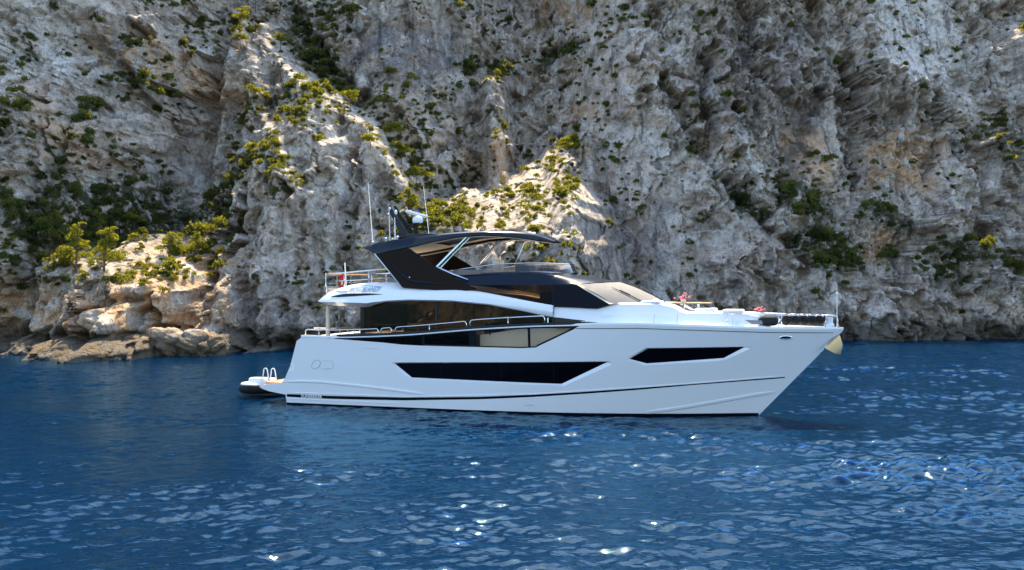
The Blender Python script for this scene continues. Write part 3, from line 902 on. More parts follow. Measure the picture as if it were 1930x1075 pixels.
SHEER = [(-8.35,3.03),(-6.83,3.02),(-3.5,3.18),(-0.38,3.46),(2.16,3.63),(4.05,3.70),(4.71,3.74),(6.5,3.76),(8.5,3.70),(11.5,3.60),(14.32,3.57)]
def sheer(x): return smooth_table(SHEER, x)
hull_out = [(-8.40,3.03),(-8.69,2.85),(-9.09,1.73),(-9.40,1.15),(-9.57,0.97),(-10.30,0.85),(-10.70,0.80),(-10.76,0.72),(-10.60,0.64),(-10.25,0.54),(-9.42,0.42),(-9.38,-0.7),
            (10.36,-0.7)] + [(11.0+0.932*z, z) for z in (0,0.6,1.2,1.8,2.4,3.0,3.35)] + [(14.30,3.55),(13.2,sheer(13.2)),(11.5,3.60),(9.9,sheer(9.9)),(8.5,3.70),(6.5,3.76),(5.5,sheer(5.5)),(4.71,3.74),
            (4.20,3.70),(3.98,3.56),(2.50,2.86),(2.34,2.78),(1.70,2.745),(-2.65,2.76),(-3.63,2.79),(-4.49,2.86),(-6.83,2.98)]
win_out = [(-4.18,2.01),(5.95,2.29),(5.42,2.14),(3.46,1.22),(-3.20,1.31),(-3.36,1.36)]
win_in = [(-4.02,1.97),(5.25,2.24),(3.33,1.29),(-3.24,1.375)]
fwd_out = [(6.02,2.37),(6.80,2.83),(10.95,2.90),(9.85,2.37),(9.5,2.31),(6.72,2.12)]
fwd_in = [(6.12,2.37),(6.86,2.80),(10.55,2.87),(9.74,2.42),(6.78,2.19)]
hawse = [(12.12+0.22*math.cos(a)*1.05, 3.25+0.07*math.sin(a)) for a in [k*math.pi/8 for k in range(16)]]
ho = resample(hull_out, 0.22)
holes = [resample(win_out, 0.2), resample(fwd_out, 0.2), hawse]
hull = None
T, V2 = tri(ho, holes, 0.34)
mb = MB()
for side in (-1, 1):
    mb.add([hs(side)(*p) for p in V2], T)
# transom and the edge of the swim platform
tr = [(-8.40,3.03),(-8.69,2.85),(-9.09,1.73),(-9.40,1.15),(-9.57,0.97)]
rows = [[(x, s*B(x, z), z) for s in (-1,-.6,-.2,.2,.6,1)] for x, z in tr]
mb.grid(rows)
pl = [(-9.57,0.97),(-10.30,0.85),(-10.70,0.80),(-10.76,0.72),(-10.60,0.64),(-10.25,0.54),(-9.42,0.42),(-9.38,-0.7)]
mb.grid([[(x, s*B(x, z), z) for s in (-1,-.6,-.2,.2,.6,1)] for x, z in pl])
hull = mb.make('hull', M['white'], yacht, 35)

def hull_window(outer, inner, depth, name, mat):
    for side in (-1, 1):
        oo = resample(outer, 0.2); oi = resample(inner, 0.2)
        g = MB(); T, V = tri(oi, (), 0.4)
        g.add([hs(side, -depth)(*p) for p in V], T)
        gl = g.make(name, mat, hull, 60)
        # bevelled white reveal between hull skin and pane
        T, V = tri(oo, [oi], None)
        n = len(oo)
        mk('window_reveal', [hs(side, 0 if i < n else -depth)(*p) for i, p in enumerate(V)], T, M['white'], gl, 30)
hull_window(win_out, win_in, 0.10, 'hull_window', M['black_glass'])
hull_window(fwd_out, fwd_in, 0.09, 'hull_window', M['black_glass'])
for x in (-1.9, 0.75, 3.0):                                          # fine joints between the panes
    for side in (-1,):
        MB().tube([hs(side, -0.095)(x, 1.36), hs(side, -0.095)(x+0.05, 2.12)], 0.008, 4).make('pane_joint', M['navy'], hull)
for side in (-1, 1):
    g = MB(); T, V = tri(hawse)
    g.add([hs(side, -0.05)(*p) for p in V], T); g.make('hawse_hole', M['black'], hull)
    MB().tube([hs(side, 0.012)(*p) for p in hawse+hawse[:1]], 0.018, 6, False).make('hawse_rim', M['steel'], hull)

def hull_strip(pts, w, off, name, mat, parent=hull, sides=(-1, 1), th=0.02):
    """raised moulding following the hull skin; pts (x,z), w = (width below, width above)"""
    q = resample(pts, 0.25, False)
    for side in sides:
        rows = []
        for k, (x, z) in enumerate(q):
            e = min(1, k*0.5, (len(q)-1-k)*0.5) if len(q) > 4 else 1
            a, b = w(x) if callable(w) else w
            rows.append([hs(side, -0.01)(x, z+b), hs(side, off*e+0.004)(x, z+b*0.6), hs(side, off*e+0.004)(x, z-a*0.6), hs(side, -0.01)(x, z-a)])
        MB().grid(rows).make(name, mat, parent, 25)
# black line rising from the stern waterline to the bow, bold aft, thin forward
hull_strip([(-9.36,0.385),(-7.17,0.38),(-3.62,0.44),(-0.24,0.60),(2.08,0.765),(4.2,0.94),(6.37,1.13),(8.5,1.335),(10.5,1.49),(12.05,1.60)],
           lambda x: (0.085-0.055*min(max((x+6)/16, 0), 1), 0.085-0.055*min(max((x+6)/16, 0), 1)), 0.006, 'boot_stripe', M['black'])
hull_strip([(-9.5,1.03),(-8.6,1.08),(-7.64,1.08),(-5.57,0.96),(-4.2,0.85),(-2.6,0.70)], (0.10, 0.012), 0.035, 'knuckle', M['white'])
hull_strip([(6.6,0.16),(8.2,0.42),(9.6,0.68),(10.9,0.92),(11.72,1.03)], (0.14, 0.012), 0.03, 'spray_rail', M['white'])
hull_strip([(-9.36,0.52),(-3.6,0.53),(2.0,0.83),(6.3,1.19),(12.0,1.66)], (0.03, 0.03), 0.02, 'rubbing_strake', M['white'])
hull_strip([(-9.4,0.02),(-3,0.03),(4,0.04),(8,0.05),(11.0,0.06)], (0.30, 0.06), 0.008, 'waterline_band', M['black'])
hull_strip([(-9.36,0.235),(-7.2,0.235),(-3.6,0.24)], (0.035, 0.03), 0.012, 'chine_strip', M['white'])
hull_strip([(4.05,3.585),(6.5,3.62),(8.5,3.56),(11.5,3.465),(13.9,3.43)], (0.016, 0.016), 0.012, 'sheer_line', M['black'])
# shell door and fuel filler recess on the quarter
hull_strip([(-7.55,1.62),(-7.1,1.62)], (0.006, 0.006), 0.006, 'door_joint', M['grey'], hull, (-1,))
g = MB(); ell = [(-7.78+0.20*math.cos(a)+0.10*math.sin(a), 1.83+0.20*math.sin(a)) for a in [k*math.pi/10 for k in range(20)]]
T, V = tri(ell); g.add([hs(-1, 0.006)(*p) for p in V], T); rc = g.make('shore_power_hatch', M['white'], hull)
MB().tube([hs(-1, 0.008)(*p) for p in ell+ell[:1]], 0.012, 5, False).make('hatch_rim', M['grey'], rc)
g = MB().tube([hs(-1, 0.005)(*p) for p in [(-7.5,2.0),(-7.0,2.0),(-6.93,1.93),(-6.93,1.72),(-7.0,1.66),(-7.42,1.66)]], 0.007, 4); g.make('door_joint', M['grey'], hull)
MB().tube([hs(-1, 0.005)(*p) for p in [(-5.5,2.60),(-4.7,2.58)]], 0.007, 4).make('door_joint', M['grey'], hull)

# ---- decks
def deck(name, x0, x1, zf, inset, mat, n=30):
    rows = []
    for k in range(n+1):
        x = x0+(x1-x0)*k/n
        b = max(B(x, zf(x))-inset, 0.01)
        rows.append([(x, s*b, zf(x)+0.03*(1-s*s)) for s in (-1,-.5,0,.5,1)])
    return MB().grid(rows).make(name, mat, yacht)
deck('main_deck', -8.6, 4.6, lambda x: 2.62, 0.05, M['teak'])
deck('foredeck', 3.6, 14.1, lambda x: sheer(x)-0.06, 0.05, M['white_flat'])
MB().box((-10.6,-2.4,0.80),(-9.5,2.4,0.93), 0.03).make('swim_platform', M['teak'], yacht)

# ---- cap rail round the bulwark
for side in (-1, 1):
    rows = []
    for k in range(121):
        x = -8.45+k*(14.30+8.45)/120
        z = sheer(x); b = B(x, min(z, 3.5))
        th = 0.085 if x < -6.6 else (0.04 if x < 4.0 else 0.085)
        w = 0.26 if x < -6.6 else 0.16
        w = min(w, b)
        y0, y1 = b+0.02, b-w
        rows.append([(x, side*y1, z-0.01), (x, side*y0, z-0.01), (x, side*(y0+0.012), z+th*0.5), (x, side*y0, z+th), (x, side*y1, z+th)])
    MB().grid(rows, True).make('cap_rail', M['white'], yacht, 30)
# ---- glass bulwark under the cap rail
low = [(-6.83,2.98),(-4.49,2.86),(-3.63,2.79),(-2.65,2.76),(1.70,2.745),(2.34,2.78),(2.50,2.86),(3.98,3.56),(4.20,3.70)]
for side in (-1, 1):
    bw = thing  # (parts only)
    def panel(x0, x1, mat, name, off=-0.05):
        xs_ = np.linspace(x0, x1, max(3, int((x1-x0)/0.2)))
        rows = [[hs(side, off)(x, lerp_table(low, x)-0.04), hs(side, off)(x, max(sheer(x)+0.0, lerp_table(low, x)-0.03))] for x in xs_]
        return MB().grid(rows).make(name, mat, yacht)
    panel(-6.8, -4.3, M['tint_dark'], 'bulwark_window')
    panel(-4.3, -2.62, M['tint_dark'], 'bulwark_window')
    panel(-2.62, -0.24, M['tint_dark'], 'bulwark_window')
    panel(-0.24, 2.075, M['pane'], 'bulwark_window')
    panel(2.075, 4.1, M['pane'], 'bulwark_window')
    fr = MB()
    for x, w in ((-2.62, 0.06), (-0.40, 0.16), (2.075, 0.055)):
        fr.add([hs(side, -0.035)(x-w, 2.72), hs(side, -0.035)(x+w, 2.72), hs(side, -0.035)(x+w, sheer(x)), hs(side, -0.035)(x-w, sheer(x))], [(0,1,2,3)])
    q = resample(low[3:], 0.2, False)
    fr.grid([[hs(side, -0.02)(x, z-0.03), hs(side, -0.03)(x-(0.05 if x > 2.4 else 0), z+0.055)] for x, z in q])
    q = np.linspace(-6.8, 4.1, 40)
    fr.grid([[hs(side, -0.03)(x, sheer(x)+0.0), hs(side, -0.03)(x, sheer(x)-0.07)] for x in q])
    fr.make('bulwark_frame', M['black'], yacht)
    # black cover line above the cap, ending in a point forward
    g = MB(); q = np.linspace(-6.7, 5.4, 44)
    g.grid([[(x, side*(B(x, 3.5)-0.06), sheer(x)+0.03), (x, side*(B(x, 3.5)-0.08), sheer(x)+0.03+0.12*min(1, (5.4-x)/1.0))] for x in q])
    g.make('bulwark_cap_cover', M['black'], yacht)

# ---- saloon
WB = [(-7.84,4.44),(-6.6,4.40),(-5.65,4.36),(-5.3,4.38),(-4.9,4.50),(-4.4,4.60),(-3.28,4.66),(-1.35,4.64),(0.3,4.50),(1.4,4.31),(2.48,4.09),(2.95,4.0)]
WT = [(-7.84,4.62),(-7.58,4.90),(-7.11,5.12),(-6.29,5.34),(-5.2,5.42),(-4.14,5.42),(-2.6,5.32),(-1.11,5.16),(0.0,5.01),(1.0,4.83),(2.0,4.64),(2.95,4.48)]
HW = 2.30
sal = [(-5.87,3.22),(-5.87,4.52)]+[(x, lerp_table(WB, x)+0.06) for x in (-4.4,-3.28,-1.35,0.3,1.4,2.48)]+[(2.95,4.03),(4.70,3.84),(2.9,3.74)]
for side in (-1, 1):
    T, V = tri(sal, (), None)
    sw = mk('saloon_window', [(x, side*HW, z) for x, z in V], T, M['tint'], yacht)
    for x, w in ((-5.78, 0.10), (-2.28, 0.035), (0.15, 0.02)):
        MB().box((x-w, side*(HW+0.012)-0.02, 3.22), (x+w, side*(HW+0.012)+0.02, lerp_table(WB, x)+0.02)).make('window_post', M['navy'] if w < 0.1 else M['black'], sw)
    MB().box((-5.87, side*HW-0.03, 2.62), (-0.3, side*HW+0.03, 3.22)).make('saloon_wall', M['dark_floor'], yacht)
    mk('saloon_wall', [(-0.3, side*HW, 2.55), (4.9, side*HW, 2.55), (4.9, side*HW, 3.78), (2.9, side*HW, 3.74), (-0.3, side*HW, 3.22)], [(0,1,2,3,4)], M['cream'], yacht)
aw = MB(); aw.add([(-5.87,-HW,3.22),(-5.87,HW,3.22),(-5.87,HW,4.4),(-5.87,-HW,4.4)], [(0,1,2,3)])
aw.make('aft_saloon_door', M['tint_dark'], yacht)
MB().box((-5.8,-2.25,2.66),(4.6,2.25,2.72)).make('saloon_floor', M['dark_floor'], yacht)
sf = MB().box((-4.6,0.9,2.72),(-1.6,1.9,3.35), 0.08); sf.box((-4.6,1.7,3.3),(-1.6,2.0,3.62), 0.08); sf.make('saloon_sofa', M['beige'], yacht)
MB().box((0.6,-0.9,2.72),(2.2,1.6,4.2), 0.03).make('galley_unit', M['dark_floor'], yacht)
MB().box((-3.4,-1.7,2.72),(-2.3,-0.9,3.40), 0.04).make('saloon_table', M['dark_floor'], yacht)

# ---- flybridge wing: the white overhang that sweeps down into the foredeck coaming
def wing_y(x):      # (bottom inner, shoulder, top) half breadths
    out = lerp_table([(-7.84,2.55),(-7.4,2.85),(-6.5,2.96),(-1.0,2.98),(1.0,2.80),(2.95,2.46)], x)
    top = lerp_table([(-7.84,2.42),(-7.4,2.35),(-6.5,2.16),(-3.0,2.20),(-1.2,2.52),(0.2,2.62),(1.5,2.58),(2.95,2.42)], x)
    return max(out-lerp_table([(-8,0.45),(-5.4,0.40),(-4.6,0.10),(3,0.05)], x), 0), out, top
def wing_sh(x): return lerp_table(WB, x)+lerp_table([(-7.84,0.14),(-5.6,0.20),(-4.6,0.06),(0,0.05),(2.95,0.04)], x)
def wing_pt(x, z, side=-1, off=0.0):
    _, out, top = wing_y(x); zs_, zt_ = wing_sh(x), smooth_table(WT, x)
    t = min(max((z-zs_)/max(zt_-zs_, 0.05), 0), 1)
    bulge = 0.10*math.sin(t*math.pi)
    return (x, side*(out+(top-out)*t+bulge*0.8+off), z+off*0.7)
for side in (-1, 1):
    rows = []
    for x in np.concatenate([np.linspace(-7.84,-6.4,12), np.linspace(-6.3,2.95,56)]):
        bi, out, top = wing_y(x); zb, zsh, zt = lerp_table(WB, x), wing_sh(x), smooth_table(WT, x)
        r = [(x, side*(bi-0.25), zb+0.06), (x, side*bi, zb), (x, side*out, zsh)]
        r += [wing_pt(x, zsh+(zt-zsh)*t, side) for t in (.03,.15,.3,.45,.6,.75,.9,.98)]
        r += [(x, side*(top-0.04), zt+0.015), (x, side*(top-0.16), zt), (x, side*(top-0.18), zt-0.25)]
        rows.append(r)
    w = MB().grid(rows)
    w.add(rows[0], [tuple(range(len(rows[0])))])
    wing = w.make('flybridge_wing', M['white'], yacht, 32)
    # dark air intake slit
    slit = [(-7.20,4.79),(-6.9,4.86),(-6.55,4.93),(-6.2,4.95),(-5.2,4.955),(-4.55,4.925),(-5.2,4.885),(-6.0,4.83),(-6.7,4.79)]
    T, V = tri(resample(slit, 0.12)); mk('air_intake', [wing_pt(x, z, side, 0.012) for x, z in V], T, M['black'], wing)
    MB().tube([wing_pt(x, z, side, 0.01) for x, z in [(-7.0,5.06),(-6.75,5.02),(-6.4,5.03)]], 0.022, 5).make('style_line', M['grey'], wing)
    MB().tube([wing_pt(x, z, side, 0.01) for x, z in [(-6.45,5.27),(-5.6,5.30),(-4.75,5.24)]], 0.012, 5).make('style_line', M['grey'], wing)
    MB().tube([wing_pt(x, z, side, 0.01) for x, z in [(-5.15,5.03),(-4.95,5.05),(-4.82,5.2)]], 0.010, 5).make('style_line', M['grey'], wing)

def lettering(text, size, place, name, mat, parent, sx=1.0, shear=0.0, thick=None):
    cu = bpy.data.curves.new(name, 'FONT'); cu.body = text; cu.size = size; cu.shear = shear
    if thick: cu.offset = thick
    tmp = bpy.data.objects.new('lettering_tmp', cu); C.objects.link(tmp)
    dg = bpy.context.evaluated_depsgraph_get(); dg.update()
    me = bpy.data.meshes.new_from_object(tmp.evaluated_get(dg))
    bpy.data.objects.remove(tmp)
    for v in me.vertices: v.co = Vector(place(v.co.x*sx, v.co.y))
    me.materials.clear()
    return link(name, me, parent, mat)
lettering('MON-BLANET', 0.30, lambda u, v: wing_pt(-6.35+u, 5.02+v*0.9+0.02*u, -1, 0.014), 'name_lettering', M['grey'], yacht, 0.78, 0.25, 0.006)
lettering('SUNSEEKER', 0.18, lambda u, v: hs(-1, 0.022)(-8.62+u, 0.325+v), 'stern_lettering', M['white_cloth'], hull, 1.13, 0, 0.004)
lettering('SEAKEEPER', 0.085, lambda u, v: hs(-1, 0.004)(1.75+u, 0.335+v), 'badge_lettering', M['grey'], hull, 1.0)

# flybridge deck slab, also the ceiling of the cockpit
rows = []
for x in np.linspace(-7.84, 2.0, 30):
    b = wing_y(x)[0]
    zb = lerp_table(WB, x)+0.05
    rows.append([(x, -b+0.1, zb), (x, b-0.1, zb), (x, b-0.2, zb+0.3), (x, -b+0.2, zb+0.3)])
fd = MB().grid(rows, True)
fd.add(rows[0], [(0,1,2,3)]); fd.add(rows[-1], [(0,1,2,3)])
fd.make('flybridge_deck', M['white_flat'], yacht)
rows = []
for s in np.linspace(-1, 1, 15):
    bx = -7.84-0.10*(1-s*s); y = s*2.5
    rows.append([(bx+0.25, y, 4.46), (bx, y, 4.46), (bx-0.02, y, 4.58), (bx+0.12, y, 4.72), (bx+0.35, y, 4.86)])
MB().grid(rows).make('flybridge_stern_fascia', M['white'], yacht)

# ---- trunk cabin forward of the seam, down to the bow seats
TT = [(2.95,4.46),(4.3,4.40),(4.76,4.39),(5.25,4.53),(5.60,4.63),(7.3,4.60),(7.75,4.50),(8.15,4.26),(9.3,4.25),(10.5,4.21),(11.1,4.11),(11.55,3.90),(12.0,3.62)]
rows = []
for x in np.concatenate([np.linspace(2.95, 5.6, 14), np.linspace(5.8, 12.0, 34)]):
    zt = lerp_table(TT, x); zd = sheer(x)+0.0
    d = B(x, 3.5)
    k = min(max((x-3.6)/1.6, 0), 1)
    yb = 2.46+(d-0.22-2.46)*k if x < 5.2 else max(d-0.22, 0.25)
    ym = min(2.42, yb-0.02-0.34*k); yt = max(ym-0.10, 0.12)
    h = max(zt-zd, 0.03)
    zm = zd+h*0.45
    r = [(-yb, zd-0.05), (-yb, zd+0.02*k), (-ym, zm), (-yt, zt-0.05*k), (-(yt-0.10), zt)]
    r = [(x, min(y, -0.02), z) for y, z in r] + [(x, 0, zt+0.02)] + [(x, -min(y, -0.02), z) for y, z in reversed(r)]
    rows.append(r)
g = MB().grid(rows); g.add(rows[0], [tuple(range(len(rows[0])))])
trunk = g.make('trunk_cabin', M['white'], yacht, 28)
for side in (-1, 1):
    mk('side_window_tip', [(2.9, side*2.485, 4.03), (4.72, side*2.50, 3.845), (3.6, side*2.50, 3.74), (2.9, side*2.485, 3.70)], [(0,1,2,3)], M['black'], trunk)
    g = MB().tube([(2.96, side*2.47, 4.02), (2.94, side*2.475, 4.47)], 0.008, 4); g.make('panel_joint', M['grey'], trunk)
    for x, z0, z1 in ((5.05, 3.78, 4.13), (7.1, 3.78, 4.18), (8.0, 3.78, 4.22), (10.1, 3.72, 4.05)):
        y = min(2.42, max(B(x, 3.5)-0.22, 0.3)-0.02)
        MB().tube([(x, side*(y+0.16), z0), (x, side*(y-0.15), z1)], 0.012, 5).make('panel_joint', M['grey'], trunk)
    q = [(x, side*(min(2.42, max(B(x, 3.5)-0.22, .3)-0.36)+0.02), lerp_table(TT, x)*0.42+(sheer(x))*0.58+0.02) for x in np.linspace(5.0, 7.9, 12)]
    # stepped recess at the sunpad base
    g = MB().add([(10.55, side*1.42, 3.96), (11.2, side*1.12, 3.93), (11.25, side*1.16, 3.78), (10.85, side*1.36, 3.78)], [(0,1,2,3)])
    g.make('step_recess', M['grey_box'], trunk)

# ---- pilothouse glass
def up_y(z): return 2.40-0.24*(z-4.4)/1.0
g1_ = [(-1.15,5.12),(0.0,4.98),(1.0,4.80),(2.0,4.61),(2.88,4.45),(2.88,5.36),(1.0,5.38),(-0.9,5.36)]
g2_ = [(2.91,4.44),(4.76,4.385),(5.27,4.55),(3.88,5.34),(3.3,5.37),(2.91,5.37)]
for side in (-1, 1):
    T, V = tri(g1_); pw = mk('pilothouse_window', [(x, side*up_y(z), z) for x, z in V], T, M['tint'], yacht)
    T, V = tri(g2_); mk('sun_cover', [(x, side*(up_y(z)+0.015), z) for x, z in V], T, M['mesh_dark'], yacht)
    MB().tube([(2.895, side*(up_y(4.45)+0.01), 4.45), (2.895, side*(up_y(5.36)+0.01), 5.37)], 0.02, 5).make('window_post', M['black'], pw)
    rows = [[(x, side*(up_y(z)-0.02), z), (x, side*(up_y(z)+0.03), z-0.05*0), (x+0.14, side*(up_y(z)-0.06), z+0.01)] for x, z in [(3.86,5.36),(4.3,5.11),(4.8,4.83),(5.30,4.56)]]
    MB().grid(rows).make('windscreen_pillar', M['cream'], yacht, 60)
MB().box((-0.6,-2.0,4.45),(2.6,2.0,4.50)).make('pilothouse_floor', M['dark_floor'], yacht)
pc = MB().box((1.9,-0.9,4.5),(2.8,0.9,5.0), 0.06); pc.make('helm_console', M['dark_floor'], yacht)
# roof, curved in plan at the front
RT = [(-1.9,5.70),(-0.5,5.80),(1.0,5.86),(2.2,5.83),(2.8,5.74),(3.3,5.58),(3.75,5.42)]
rows = []
for x in np.linspace(-1.9, 3.75, 26):
    zc = lerp_table(RT, x); f = min(max((x-1.5)/2.25, 0), 1)
    b = 1.45*f*f
    zl = 5.33
    r = []
    for y, z in [(-2.20, zl), (-2.17, zl+0.05), (-2.06, zl+(zc-zl)*0.55), (-1.94, zc-0.03), (-1.75, zc), (-1.2, zc+0.03), (0, zc+0.06), (1.2, zc+0.03), (1.75, zc), (1.94, zc-0.03), (2.06, zl+(zc-zl)*0.55), (2.17, zl+0.05), (2.20, zl)]:
        r.append((x+b*(1-(y/2.2)**2), y, z))
    rows.append(r)
g = MB().grid(rows); g.add(rows[0], [tuple(range(13))])
g.make('coachroof', M['navy'], yacht, 40)
# windscreen under its pale sun cover
rows = []
for r_ in np.linspace(0, 1, 8):
    row = []
    for s in np.linspace(-1, 1, 25):
        t0 = Vector((3.75+1.45*(1-s*s), 2.16*s, 5.38+0.07*(1-s*s)))
        t1 = Vector((5.42+1.75*(1-s*s), 2.32*s, 4.55+0.02*(1-s*s)))
        p = t0.lerp(t1, r_); p.x += 0.08*math.sin(math.pi*r_); p.z += 0.05*math.sin(math.pi*r_)
        row.append(tuple(p))
    rows.append(row)
ws = MB().grid(rows).make('windscreen_cover', M['mesh_light'], yacht, 60)
for s0 in (-0.62, 0.02, 0.66):
    def wp(s, r): 
        t0 = Vector((3.75+1.45*(1-s*s), 2.16*s, 5.38+0.07*(1-s*s))); t1 = Vector((5.42+1.75*(1-s*s), 2.32*s, 4.55))
        p = t0.lerp(t1, r); p.x += 0.08*math.sin(math.pi*r)+0.03; p.z += 0.05*math.sin(math.pi*r)+0.035; return p
    g = MB().tube([wp(s0+0.02, 0.97), wp(s0-0.02, 0.62), wp(s0-0.05, 0.30)], [0.022, 0.018, 0.010], 5)
    g.tube([wp(s0-0.01, 0.66), wp(s0-0.03, 0.45)], 0.028, 5)
    g.make('wiper', M['black'], yacht)
MB().ball((6.95,-1.1,4.66), 0.17, (1,1,0.8)).make('horn_cover', M['white'], yacht, 180)

# ---- flybridge windscreen and rim
half = [(-2.05,-1.98,5.72,5.93),(-1.0,-1.97,5.77,6.08),(0.2,-1.95,5.82,6.22),(1.6,-1.90,5.84,6.26),(2.5,-1.70,5.82,6.25),(3.0,-1.25,5.84,6.24),(3.25,-0.6,5.86,6.23),(3.32,0.0,5.86,6.23)]
full = half+[(x, -y, a, b) for x, y, a, b in reversed(half[:-1])]
rows = []
for x, y, a, b in full:
    inn = 0.20
    l = math.hypot(x-0.5, y) or 1
    rows.append([(x, y, a-0.02), (x-(x-0.5)/l*inn, y-y/l*inn, b)])
g = MB().grid(rows); fs = g.make('flybridge_windscreen', M['clear'], yacht, 180)
MB().tube([r[1] for r in rows], 0.022, 6).make('screen_rim', M['steel'], fs, 180)
MB().tube([r[0] for r in rows], 0.016, 6).make('screen_base', M['black'], fs, 180)
rows = []
for x in np.linspace(-1.85, 2.85, 12):
    zc = lerp_table(RT, x); w_ = 1.62 if x < 2.3 else 1.62-1.1*(x-2.3)
    rows.append([(x, s*w_, zc+0.05+0.04*(1-abs(s))) for s in (-1,-.5,0,.5,1)])
MB().grid(rows).make('flybridge_floor', M['white_flat'], yacht)
h = MB().box((0.9,-1.2,5.8),(1.5,-0.1,6.18), 0.06); h.make('upper_helm', M['dark_floor'], yacht)
for y in (-0.95, -0.25):
    MB().box((-0.1,y-0.26,5.75),(0.4,y+0.26,5.95), 0.06).box((-0.15,y-0.25,5.9),(0.02,y+0.25,6.45), 0.06).make('helm_seat', M['beige'], yacht)
MB().box((-1.9,-1.7,5.60),(-0.5,-1.1,5.98), 0.06).make('bar_unit', M['cream'], yacht)
MB().box((-1.5,0.7,5.60),(0.6,1.7,6.0), 0.08).make('sofa', M['beige'], yacht)
MB().tube([(1.0,-0.62,6.15),(0.85,-0.62,6.32)], 0.02, 6).tube([(0.80+0.05*math.sin(a), -0.62+0.19*math.cos(a), 6.30+0.17*math.sin(a)) for a in [k*math.pi/8 for k in range(17)]], 0.015, 6, False).make('steering_wheel', M['teak'], yacht)

# ---- raked radar arch fins and hardtop
fin = [(-5.22,6.68),(-3.78,5.22),(-1.2,5.03),(-0.30,5.15),(-0.9,5.38),(-1.56,5.70),(-2.20,6.06),(-2.62,6.34),(-3.42,6.80),(-3.60,6.92)]
for side in (-1, 1):
    fo = lambda x, z: (x, side*(2.62-0.18*(z-5.0)), z)
    fi = lambda x, z: (x, side*(2.50-0.18*(z-5.0)), z)
    fn = MB().prism(fin, fo, fi).make('arch_fin', M['brown_black'], yacht, 30)
    MB().tube([(x, side*(2.64-0.18*(z-5.0)), z) for x, z in [(-4.55,6.42),(-3.9,5.85),(-3.45,5.55),(-3.2,5.47),(-1.7,5.36)]], [0.012,0.03,0.05,0.05,0.012], 5).make('fin_crease', M['navy'], fn, 60)
    MB().ball((-3.42, side*2.58, 5.66), 0.03).make('fin_lamp', M['white'], fn)
    MB().tube([(-5.2, side*2.33, 6.70), (-3.76, side*2.60, 5.22)], 0.02, 5).make('fin_edge', M['steel'], fn)
    st = MB().tube([(-2.24, side*2.36, 6.10), (-0.95, side*2.14, 7.40)], 0.055, 8); st.make('hardtop_strut', M['steel'], yacht)
    MB().tube([(-2.10, side*2.30, 6.08), (-0.85, side*2.10, 7.34)], 0.03, 8).make('hardtop_strut', M['steel'], yacht)
    if side > 0: MB().tube([(-0.15, side*1.95, 6.20), (0.30, side*2.05, 7.25)], 0.045, 8).make('hardtop_strut', M['steel'], yacht)
    MB().tube([(-2.2, side*2.33, 6.06), (-1.55, side*2.22, 5.76), (-0.9, side*2.16, 5.55)], [0.05,0.07,0.03], 6).make('strut_foot', M['steel'], yacht)
HT = [(-6.05,7.00,6.97),(-5.62,7.13,6.86),(-5.2,7.20,6.68),(-4.4,7.31,6.80),(-3.59,7.41,6.94),(-2.4,7.53,7.17),(-1.38,7.60,7.34),(-0.2,7.64,7.42),(0.8,7.62,7.36),(1.6,7.55,7.26),(2.05,7.44,7.18),(2.45,7.24,7.16)]
def ht_w(x): return lerp_table([(-6.1,1.75),(-5.6,2.02),(-4.5,2.25),(-1.5,2.30),(-0.2,2.22),(0.8,1.95),(1.6,1.52),(2.05,1.10),(2.45,0.55)], x)
rows = []
for x in np.linspace(-6.05, 2.45, 40):
    zt, zb, w = smooth_table(HT, x, 1), lerp_table(HT, x, 2), ht_w(x)
    zt = max(zt, zb+0.03)
    ins = min(0.22, w*0.3)
    zi = zb+min(0.10, (zt-zb)*0.4)
    half_ = [(-(w-ins-0.02), zi), (-(w-ins), zb+0.01), (-(w-0.03), zb), (-w, zb+0.04), (-(w-0.02), zb+(zt-zb)*0.7), (-(w-0.12), zt-0.015), (-(w-0.3), zt)]
    rows.append([(x, y, z) for y, z in half_]+[(x, 0, zt+0.03)]+[(x, -y, z) for y, z in reversed(half_)])
g = MB().grid(rows)
g.add(rows[0], [tuple(range(len(rows[0])))]); g.add(rows[-1], [tuple(range(len(rows[-1])))])
top_ = g.make('hardtop', M['navy'], yacht, 35)
# beige headliner with a dark sunroof opening
def under(x0, x1, wf, dz, mat, name, n=22, par=top_):
    rows = []
    for x in np.linspace(x0, x1, n):
        w = wf(x); zb, zt = lerp_table(HT, x, 2), smooth_table(HT, x, 1)
        z = zb+min(0.10, (zt-zb)*0.4)+dz
        rows.append([(x, -w, z), (x, -w*0.5, z+0.02), (x, 0, z+0.03), (x, w*0.5, z+0.02), (x, w, z)])
    return MB().grid(rows).make(name, mat, par, 60)
under(-5.3, 2.2, lambda x: max(ht_w(x)-min(0.22, ht_w(x)*0.3)-0.01, 0.05), 0.004, M['beige'], 'headliner')
under(-3.0, 0.5, lambda x: 0.95, -0.02, M['black'], 'sunroof', 16)
for side in (-1, 1):
    q = [(x, side*(ht_w(x)-0.10), lerp_table(HT, x, 2)-0.008) for x in np.linspace(-5.15, 2.1, 30)]
    MB().tube(q, 0.03, 6).make('edge_trim', M['beige'], top_, 60)
MB().box((1.35,-1.0,7.50),(1.75,-0.75,7.60), 0.02).make('deck_light', M['steel'], top_)

